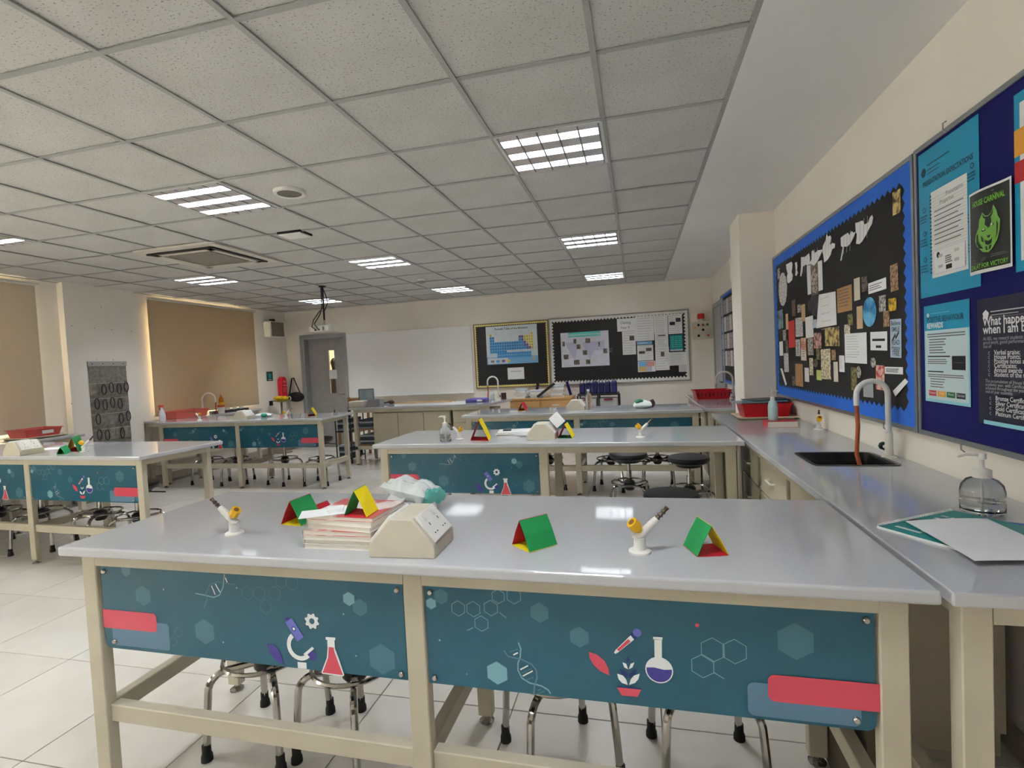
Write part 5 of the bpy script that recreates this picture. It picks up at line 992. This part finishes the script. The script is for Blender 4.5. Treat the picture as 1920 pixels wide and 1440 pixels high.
# control panel with beacon
x, z, w, h = brect(1298, 603, 1336, 636)
t = thing('control_panel', 'pale wall control panel with push buttons and a red beacon', 'control panel', (x, YB, z)); MB().box(-w/2, w/2, -.12, 0, -h/2, h/2).build('box', mat('panel_cream', (206, 200, 180), .5), t, bevel=.006)
for bx_, bz_, m in ((-.22, .3, 'k'), (0, .3, 'red'), (.22, .3, 'green'), (0, .02, 'k'), (-.22, -.3, 'k'), (.24, -.3, 'red')): MB().cyl((bx_*w, -.12, bz_*h), (bx_*w, -.138, bz_*h), .02, .016, n=12).build('push_button', P[m], t)
a = Art(); a.poly([(-.46*w, .1*h), (-.3*w, .1*h), (-.38*w, .24*h)], P['org']); o = a.build(t, 'warning_triangle'); o.location.y = -.121
MB().lathe([(.045, h/2), (.045, h/2+.035), (.055, h/2+.04)], c=(-.02, -.06, 0), n=16).build('beacon_base', white_m, t); MB().lathe([(.052, h/2+.04), (.056, h/2+.05), (.054, h/2+.12), (.04, h/2+.13)], c=(-.02, -.06, 0), n=16).build('beacon', red_m, t, smooth=True)
# ================================================================== LEFT WALL, DOOR CORNER, BACK OF THE ROOM
random.seed(5)
# clear pocket organiser with goggles
p0, p1, p2 = ax(163, 678, -7.13), ax(235, 680, -7.13), ax(238, 829, -7.13); W_ = p1.y-p0.y; H_ = p0.z-p2.z
film = mat('smoky_clear_vinyl', (140, 136, 126), .15, c2=(112, 108, 100), scale=25); film2 = mat('pocket_vinyl', (150, 146, 136), .08, c2=(120, 116, 108), scale=18)
t = thing('pocket_organiser', 'clear vinyl pocket organiser full of black goggles hung on the column', 'organiser', (-7.127, (p0.y+p1.y)/2, p0.z), LW)
MB().box(-W_/2, W_/2, -.002, 0, -H_, 0).build('back_sheet', film, t); hd = MB().box(-W_/2-.005, W_/2+.005, -.012, 0, -.06, 0).build('header_bar', mat('header_grey', (176, 174, 168), .5), t)
for i in range(4): MB().cyl((-W_*.4+i*W_*.27, -.012, -.03), (-W_*.4+i*W_*.27, -.016, -.03), .006, n=8).build('rivet', black_m, hd)
pw = W_/5; gog = []
for r in range(4):
    for c in range(5):
        x0 = -W_/2+c*pw; z1 = -.3-r*(H_-.3)/4+.02; z0 = z1-(H_-.3)/4+.05
        b = MB(); n = 6; vs = [(x0+pw*i/n, -.004-.03*math.sin(PI*i/n)*(1 if j else .35), z) for j, z in enumerate((z0, z1)) for i in range(n+1)]
        pk_ = b.add(vs, [(i, i+1, n+2+i, n+1+i) for i in range(n)]).build('pocket', film2, t, smooth=True)
        MB().tube([(x0+pw*i/n, -.005-.031*math.sin(PI*i/n), z1) for i in range(n+1)], .0025, 4).build('pocket_rim', mat('shiny_rim', (226, 224, 220), .1), pk_)
        if (r, c) in ((0, 1), (0, 2), (0, 3), (0, 4), (1, 0), (1, 1), (1, 2), (1, 3), (2, 0), (2, 3), (2, 4), (3, 0), (3, 1), (3, 3)): gog.append((x0+pw/2, z1-.04-.02*(c % 2), r))
for i, (x, z, r) in enumerate(gog):
    MB().tube([(.028*math.cos(a*PI/8), 0, .065*math.sin(a*PI/8)) for a in range(16)], .006, 6, closed=True).build('goggle_strap', black_m, loc=(-7.127+.042, (p0.y+p1.y)/2+x, p0.z+z-.02), rz=LW, label='black goggles strap looped in a clear organiser pocket', cat='goggles', group='goggles in the pocket organiser')
# wall speaker, green sign, red cabinet, switch
p0, p1 = ax(489, 602, XL), ax(516, 634, XL); yc, zc, h = (p0.y+p1.y)/2+.06, (p0.z+p1.z)/2, p0.z-p1.z
t = thing('wall_speaker', 'boxy pale wall speaker with grey mesh front', 'speaker', (XL, yc, zc), LW); MB().box(-.19, .19, -.16, 0, -h/2, h/2).build('cabinet', white_m, t, bevel=.02); MB().box(-.17, .17, -.168, -.158, -h/2+.02, h/2-.02).build('mesh_front', mat('speaker_front', (142, 134, 118), .7, c2=(120, 112, 98), scale=200), t, bevel=.01); MB().box(-.02, .02, -.1, 0, h/2, h/2+.05).build('bracket', black_m, t)
p0, p1 = ax(499, 697, XL), ax(511, 714, XL); t = thing('wall_sign', 'small dark green sign on the wall beside the blind', 'sign', (XL, (p0.y+p1.y)/2, (p0.z+p1.z)/2), LW); w, h = p1.y-p0.y, p0.z-p1.z
MB().box(-w/2, w/2, -.012, 0, -h/2, h/2).build('plate', mat('dark_green_sign', (18, 52, 46), .5), t); a = Art(); a.rect(-w*.25, w*.25, -h*.2, h*.3, P['dteal']).rect(-w*.3, w*.3, -h*.38, -h*.32, P['w']); o = a.build(t); o.location.y = -.0125
p0, p1 = ax(518, 707, XL), ax(533, 745, XL); w, h = .17, p0.z-p1.z
t = thing('extinguisher_cover', 'red fire extinguisher cover on the wall by the corner', 'fire extinguisher', (XL, (p0.y+p1.y)/2+.0, (p0.z+p1.z)/2), LW); MB().prism([(-w/2, -h/2), (w/2, -h/2), (w/2, h/2-.06), (w/2-.05, h/2), (-w/2+.05, h/2), (-w/2, h/2-.06)], -.1, 0, 'y').build('cover', mat('red_cover', (206, 26, 44), .4), t, bevel=.02)
a = Art(); a.text('FIRE', 0, h*.22, .05, P['pink'], 'CENTER', .02).rect(-w*.3, w*.3, h*.08, h*.1, P['w']).lines(-w*.3, w*.3, -h*.05, -h*.2, 4, P['pink'], .006); o = a.build(t); o.location.y = -.1005
p0 = ax(508, 756, XL); MB().box(-.045, .045, -.012, 0, -.045, .045).build('wall_socket', black_m, loc=(XL, p0.y, p0.z), rz=LW, label='small black wall socket under the green sign', cat='socket', bevel=.003)
# bag hung on the back wall by the door
p0, p1, p2 = ay(550, 709, YB-.03), ay(541, 753, YB-.03), ay(565, 735, YB-.03)
cx, cz = (p1.x+p2.x)/2, (p1.z+p2.z)/2; t = thing('shoulder_bag', 'black barrel bag with white ring hanging by its strap near the door', 'bag', (cx, YB-.08, cz))
cx += .06; t.location.x = cx; w = (p2.x-p1.x)/2+.03; lump(MB(), (0, 0, 0), (w, .075, .1), 2, amp=.06).build('body', mat('black_nylon', (20, 20, 22), .7), t, smooth=True)
MB().tube([(-w*.75, -.01, .05), (p0.x-cx-.02, .03, p0.z-cz), (p0.x-cx+.02, .03, p0.z-cz), (w*.6, -.01, .07)], .012, 6).build('strap', mat('black_nylon', (20, 20, 22), .7), t)
MB().tube([(-w*.55+.035*math.cos(a*PI/8), -.07, -.02+.035*math.sin(a*PI/8)) for a in range(16)], .011, 6, closed=True).build('ring_emblem', white_m, t); MB().cyl((p0.x-cx, .075, p0.z-cz), (p0.x-cx, .02, p0.z-cz), .012, n=8).build('hook', alu_m, t)
# yellow flowers on a stand
p0 = ay(527, 747, 6.75); t = thing('flower_stand', 'yellow paper flowers in a dish on a slim grey stand', 'flower stand', (p0.x, 6.75, 0)); MB().cyl((0, 0, .02), (0, 0, p0.z-.06), .018, n=10).lathe([(.14, 0), (.14, .02)], n=18).build('post', mat('grey_brown_post', (140, 128, 110), .5), t)
MB().lathe([(.03, p0.z-.07), (.14, p0.z-.05), (.16, p0.z-.03)], n=18).build('dish', mat('olive_dish', (150, 140, 60), .6), t, smooth=True)
for i in range(6): lump(MB(), (.09*math.cos(i*1.05), .05*math.sin(i*1.05), p0.z+.005), (.06, .05, .035), i+20, n=6, amp=.3).build('flower', mat('yellow_paper', (236, 200, 30), .7), t, smooth=True)
# notice on the door leaf
lx, lz = ay(624, 702, YB+.13).x, ay(624, 702, YB+.13).z
MB().box(-.085, .085, 0, .001, -.09, .09).build('door_notice', paper_m, loc=(lx, YB+.138, lz), label='white notice taped across the narrow door glass', cat='notice')
# person in the corridor, seen through the door glass from behind
def skin_body(joints, edges, name, m, parent, sub=2):
    me = bpy.data.meshes.new(name); me.from_pydata([j[:3] for j in joints], edges, []); o = bpy.data.objects.new(name, me); COL.objects.link(o)
    o.modifiers.new('s', 'SKIN'); sv = me.skin_vertices[0].data
    for i, j in enumerate(joints): sv[i].radius = (j[3], j[4] if len(j) > 4 else j[3])
    sv[0].use_root = True; q = o.modifiers.new('d', 'SUBSURF'); q.levels = sub; q.render_levels = sub
    bpy.context.view_layer.update(); m2 = bpy.data.meshes.new_from_object(o.evaluated_get(bpy.context.evaluated_depsgraph_get())); bpy.data.objects.remove(o); m2.materials.clear(); m2.materials.append(m)
    m2.polygons.foreach_set('use_smooth', [True]*len(m2.polygons)); r = bpy.data.objects.new(name, m2); COL.objects.link(r); r.parent = parent; return r
hp = ay(626, 684, 8.25); sc_ = (hp.z+.11)/1.7
t = thing('person', 'person with black hair standing in the corridor behind the door', 'person', (hp.x+.02, 8.25, 0)); t.scale = (sc_, sc_, sc_)
J = [(0, 0, .92, .15, .11), (0, 0, 1.1, .13, .1), (0, .01, 1.3, .16, .11), (0, .01, 1.42, .1, .08), (0, 0, 1.5, .05, .05), (0, -.01, 1.58, .075, .09), (0, -.005, 1.66, .06, .075)]
E_ = [(i, i+1) for i in range(6)]
for s in (-1, 1):
    k = len(J); J += [(s*.17, .01, 1.38, .06), (s*.23, .02, 1.1, .045), (s*.24, -.04, .86, .035), (s*.24, -.06, .78, .03)]; E_ += [(3, k), (k, k+1), (k+1, k+2), (k+2, k+3)]
    k = len(J); J += [(s*.09, 0, .82, .085), (s*.1, -.01, .48, .06), (s*.1, .02, .1, .045), (s*.1, -.1, .05, .04)]; E_ += [(0, k), (k, k+1), (k+1, k+2), (k+2, k+3)]
skin_body(J, E_, 'body', mat('dark_clothes', (54, 50, 56), .8), t)
lump(MB(), (0, .01, 1.64), (.088, .105, .1), 1, n=8, amp=.03).build('hair', mat('black_hair', (16, 14, 14), .6), t, smooth=True)
# wooden chair by the demonstration bench
p0 = ay(650, 752, 6.1); t = thing('wooden_chair', 'old wooden chair beside the demonstration bench', 'chair', (p0.x-.08, 6.42, 0)); cw_ = mat('chair_wood', (150, 112, 74), .55)
MB().box(-.2, .2, -.2, .2, .42, .45).build('seat', cw_, t, bevel=.006)
for x in (-.18, .18): MB().box(x-.018, x+.018, .16, .2, 0, 1.0).build('back_post', cw_, t); MB().box(x-.018, x+.018, -.19, -.155, 0, .42).build('leg', cw_, t)
MB().box(-.16, .16, .17, .19, .85, .98).build('backrest', cw_, t); MB().box(-.2, -.16, -.2, .18, .64, .67).box(-.2, -.16, -.2, -.16, .45, .64).build('armrest', cw_, t)
# on the demonstration bench
def at_demo(px, py, Y): return ay(px, py, Y)
p = ay(676, 757, 5.68); t = thing('visualiser_box', 'cream equipment box at the end of the demonstration bench', 'equipment box', (p.x-.03, 5.7, WZ)); MB().box(-.12, .12, -.12, .12, 0, .09).build('case', sock_m, t, bevel=.008)
t = thing('monitor', 'small grey monitor on the cream equipment box', 'monitor', (p.x-.02, 5.9, WZ)); MB().box(-.13, .13, -.02, .03, .06, .27).build('shell', mat('monitor_grey', (110, 112, 116), .5), t, bevel=.01); MB().box(-.1, .13, -.024, -.02, .08, .25).build('screen', mat('screen_blue_grey', (150, 166, 176), .3), t); MB().box(-.08, .08, -.08, .08, 0, .015).box(-.02, .02, -.01, .02, .015, .07).build('stand', black_m, t)
p = ay(700, 756, 5.7); t = thing('grey_box', 'slate grey box beside the cream equipment box', 'box', (p.x+.02, 5.74, WZ), .1); MB().box(-.1, .1, -.09, .09, 0, .1).build('carton', mat('slate_card', (120, 120, 126), .6), t, bevel=.003); MB().box(-.095, .095, -.085, .085, .1, .103).build('lid', mat('slate_lid', (96, 96, 104), .6), t)
p = ay(722, 757, 6.05); t = thing('retort_clamp', 'dark metal clamp lying beside the long wooden rulers', 'clamp', (p.x, 6.1, WZ)); MB().tube([(-.1, 0, .015), (.12, .03, .02)], .012, 8).build('rod', black_m, t); lump(MB(), (.08, .0, .028), (.06, .04, .028), 4, n=6, flat=0).build('jaw', mat('dark_red_metal', (84, 40, 40), .5), t)
p0, p1 = az(736, 757), az(797, 753)
for i in range(2): MB().box(0, 1.0, -.016, .016, 0, .012).build('wooden_ruler', wood_m, loc=(p0.x+.05*i, 6.15+.05*i, WZ+.0), rz=.04+.05*i, label=['long wooden metre ruler on the demonstration bench', 'second wooden metre ruler lying behind the long one'][i], cat='ruler', group='wooden rulers')
p = az(892, 754); t = thing('ring_binder', 'purple ring binder on the demonstration bench', 'binder', (p.x, 5.95, WZ), .1); MB().box(-.16, .16, -.12, .14, 0, .05).build('cover', mat('purple_binder', (84, 74, 158), .5), t, bevel=.012); MB().box(.02, .1, -.122, -.12, .012, .04).build('spine_label', paper_m, t)
p = az(920, 750); MB().tray(.24, .14, .03, .02).build('black_tray', black_m, loc=(-2.96, 6.34, WZ), rz=.0, label='shallow black tray beside the purple binder', cat='tray', bevel=.002)
p = ay(931, 735, 6.35); pump_bottle((p.x-.02, 6.16), .036, .13, 'white pump bottle beside the demonstration bench tap', 0, PI, WZ, mat('white_bottle2', (228, 232, 232), .35), ph=.06)
p = ay(944, 740, 6.42); MB().box(-.035, .035, -.03, .03, 0, .1).build('brown_carton', mat('brown_carton', (92, 62, 50), .6), loc=(-2.56, 6.36, WZ), label='small brown carton behind the demonstration bench tap', cat='carton', bevel=.002)
# stacks below the demonstration bench
stk = [mat('folder_slate', (70, 76, 84), .6), mat('folder_pale', (176, 182, 186), .6), mat('folder_navy', (44, 50, 66), .6)]
for j, (zb_, n) in enumerate(((.31, 5), (.55, 5))):
    for i in range(n): MB().box(-.12, .12, -.18, .18, 0, .026).build('folder', stk[(i+j) % 3], loc=(-4.81+.2, 5.84, zb_+.0015+.028*i), rz=random.uniform(-.06, .06), label='%s %s folder on the %s shelf of the demonstration bench' % (['lowest', 'second', 'third', 'fourth', 'topmost'][i], ['slate', 'pale grey', 'navy'][(i+j) % 3], ['lower', 'upper'][j]), cat='folder', group='folders under the demonstration bench')
t = thing('folder_rack', 'black wire rack of folders beside the demonstration bench', 'rack', (-5.02, 5.86, 0)); MB().box(-.13, .13, -.2, .2, .08, .1).box(-.13, .13, -.2, .2, .5, .52).build('shelf', black_m, t)
for x in (-.13, .13):
    for y in (-.2, .2): MB().cyl((x, y, 0), (x, y, .86), .01, n=6).build('post', black_m, t)
for j, zb_ in enumerate((.1, .52)):
    for i in range(6): MB().box(-.11, .11, -.17, .17, 0, .03).build('folder', stk[(i*2+j) % 3], loc=(-5.02, 5.86, zb_+.0015+.032*i), rz=random.uniform(-.05, .05), label='%s %s folder on the %s shelf of the black wire rack' % (['lowest', 'second', 'third', 'fourth', 'fifth', 'topmost'][i], ['slate', 'pale grey', 'navy'][(i*2+j) % 3], ['lower', 'upper'][j]), cat='folder', group='folders in the wire rack')
# wooden drawer units with paper piles behind the far bench
p0, p1 = ay(956, 755, 6.75), ay(1071, 748, 6.75); zt_ = .86
t = thing('drawer_unit', 'pale wooden drawer unit below the yellow-bordered board', 'drawer unit', ((p0.x+p1.x)/2, 6.75, 0)); w = (p1.x-p0.x)/2; MB().box(-w, w, .02, .55, 0, zt_-.02).build('carcass', wood_m, t); MB().box(-w-.01, w+.01, 0, .56, zt_-.02, zt_).build('top', wood_m, t)
for c in range(2):
    for r in range(4): dr = MB().box(-w+w*c+.01, -w+w*(c+1)-.01, 0, .02, .06+.19*r, .24+.19*r).build('drawer', wood_m, t, bevel=.003, seg=1); MB().box(-w+w*(c+.5)-.06, -w+w*(c+.5)+.06, -.012, 0, .16+.19*r, .18+.19*r).build('handle', white_m, dr)
for i, (px, n, tilt, lb) in enumerate(((978, 5, 0, 'white document boxes piled at the left on the wooden drawer unit'), (1008, 4, 0, 'loose white files in the middle of the wooden drawer unit'), (1046, 6, 0, 'tall pile of clear-wrapped papers beside the navy folder'))):
    p = ay(px, 748, 6.95); t = thing('paper_pile', lb, 'papers', (p.x, 6.98, zt_))
    for k in range(n): MB().box(-.105, .105, -.14, .14, .032*k, .032*k+.03).build('paper_bundle', [paper_m, mat('paper_cool', (216, 222, 230), .6), mat('paper_warm', (226, 222, 212), .6)][(k+i) % 3], t).rotation_euler = (0, 0, random.uniform(-.12, .12))
for i, (px, ang, lb) in enumerate(((1000, .2, 'black magazine file beside the white document boxes'), (1022, .95, 'black file leaning across the loose white files'), (1067, -.25, 'navy folder standing at the end of the paper piles'))):
    p = ay(px, 745, 6.95); o = MB().box(-.02, .02, -.03, .03, 0, .24 if i != 1 else .36).build('magazine_file', navy_m if i == 2 else black_m, loc=(p.x+(-.1 if i == 1 else 0), 7.2 if i != 1 else 6.8, zt_+(.01 if i != 1 else .022)), label=lb, cat='file', group='files on the drawer unit'); o.rotation_euler = (0, ang, 0)
# trolley with trays and blue bags
p0, p1 = ay(1083, 748, 6.8), ay(1160, 746, 6.8); w = (p1.x-p0.x)/2; zt_ = .9
t = thing('tray_trolley', 'black trolley with clear tote trays below the white-bordered board', 'trolley', ((p0.x+p1.x)/2, 6.8, 0)); MB().box(-w, w, 0, .42, zt_-.03, zt_).build('top', black_m, t)
for x in (-w, 0, w): MB().box(x-.012, x+.012, 0, .03, .06, zt_-.03).build('upright', black_m, t); MB().box(x-.012, x+.012, .39, .42, .06, zt_-.03).build('upright', black_m, t)
for c in range(2):
    for r in range(4): tr_ = MB().box(-w+w*c+.03, -w+w*(c+1)-.03, -.01, .38, .1+.19*r, .25+.19*r).build('tote_tray', mat('clear_tote', (190, 190, 190), .3), t, bevel=.006); MB().box(-w+w*(c+.5)-.07, -w+w*(c+.5)+.07, -.02, -.01, .22+.19*r, .25+.19*r).build('tray_handle', mat('dark_red_handle', (120, 30, 34), .5), tr_)
for x in (-w+.03, w-.03):
    for y in (.04, .38): MB().cyl((x-.012, y, .03), (x+.012, y, .03), .03, n=12).build('caster', rubber_m, t)
navyb = mat('blue_nylon_bag', (20, 22, 92), .6, c2=(12, 14, 66), scale=10)
for i in range(6):
    x = (p0.x+p1.x)/2-w+.07+i*(2*w-.14)/5; t = thing('drawstring_bag', 'small navy blue carry bag standing on the black trolley', 'bag', (x, 6.97, zt_), random.uniform(-.05, .05), 'navy bags on the trolley')
    MB().box(-.042, .042, -.09, .09, 0, .17+.01*(i % 3)).build('body', navyb, t, bevel=.015); MB().tube([(-.03, -.05, .17), (-.02, -.06, .22), (.02, -.06, .225), (.03, -.05, .17)], .007, 6).build('handle', black_m, t)
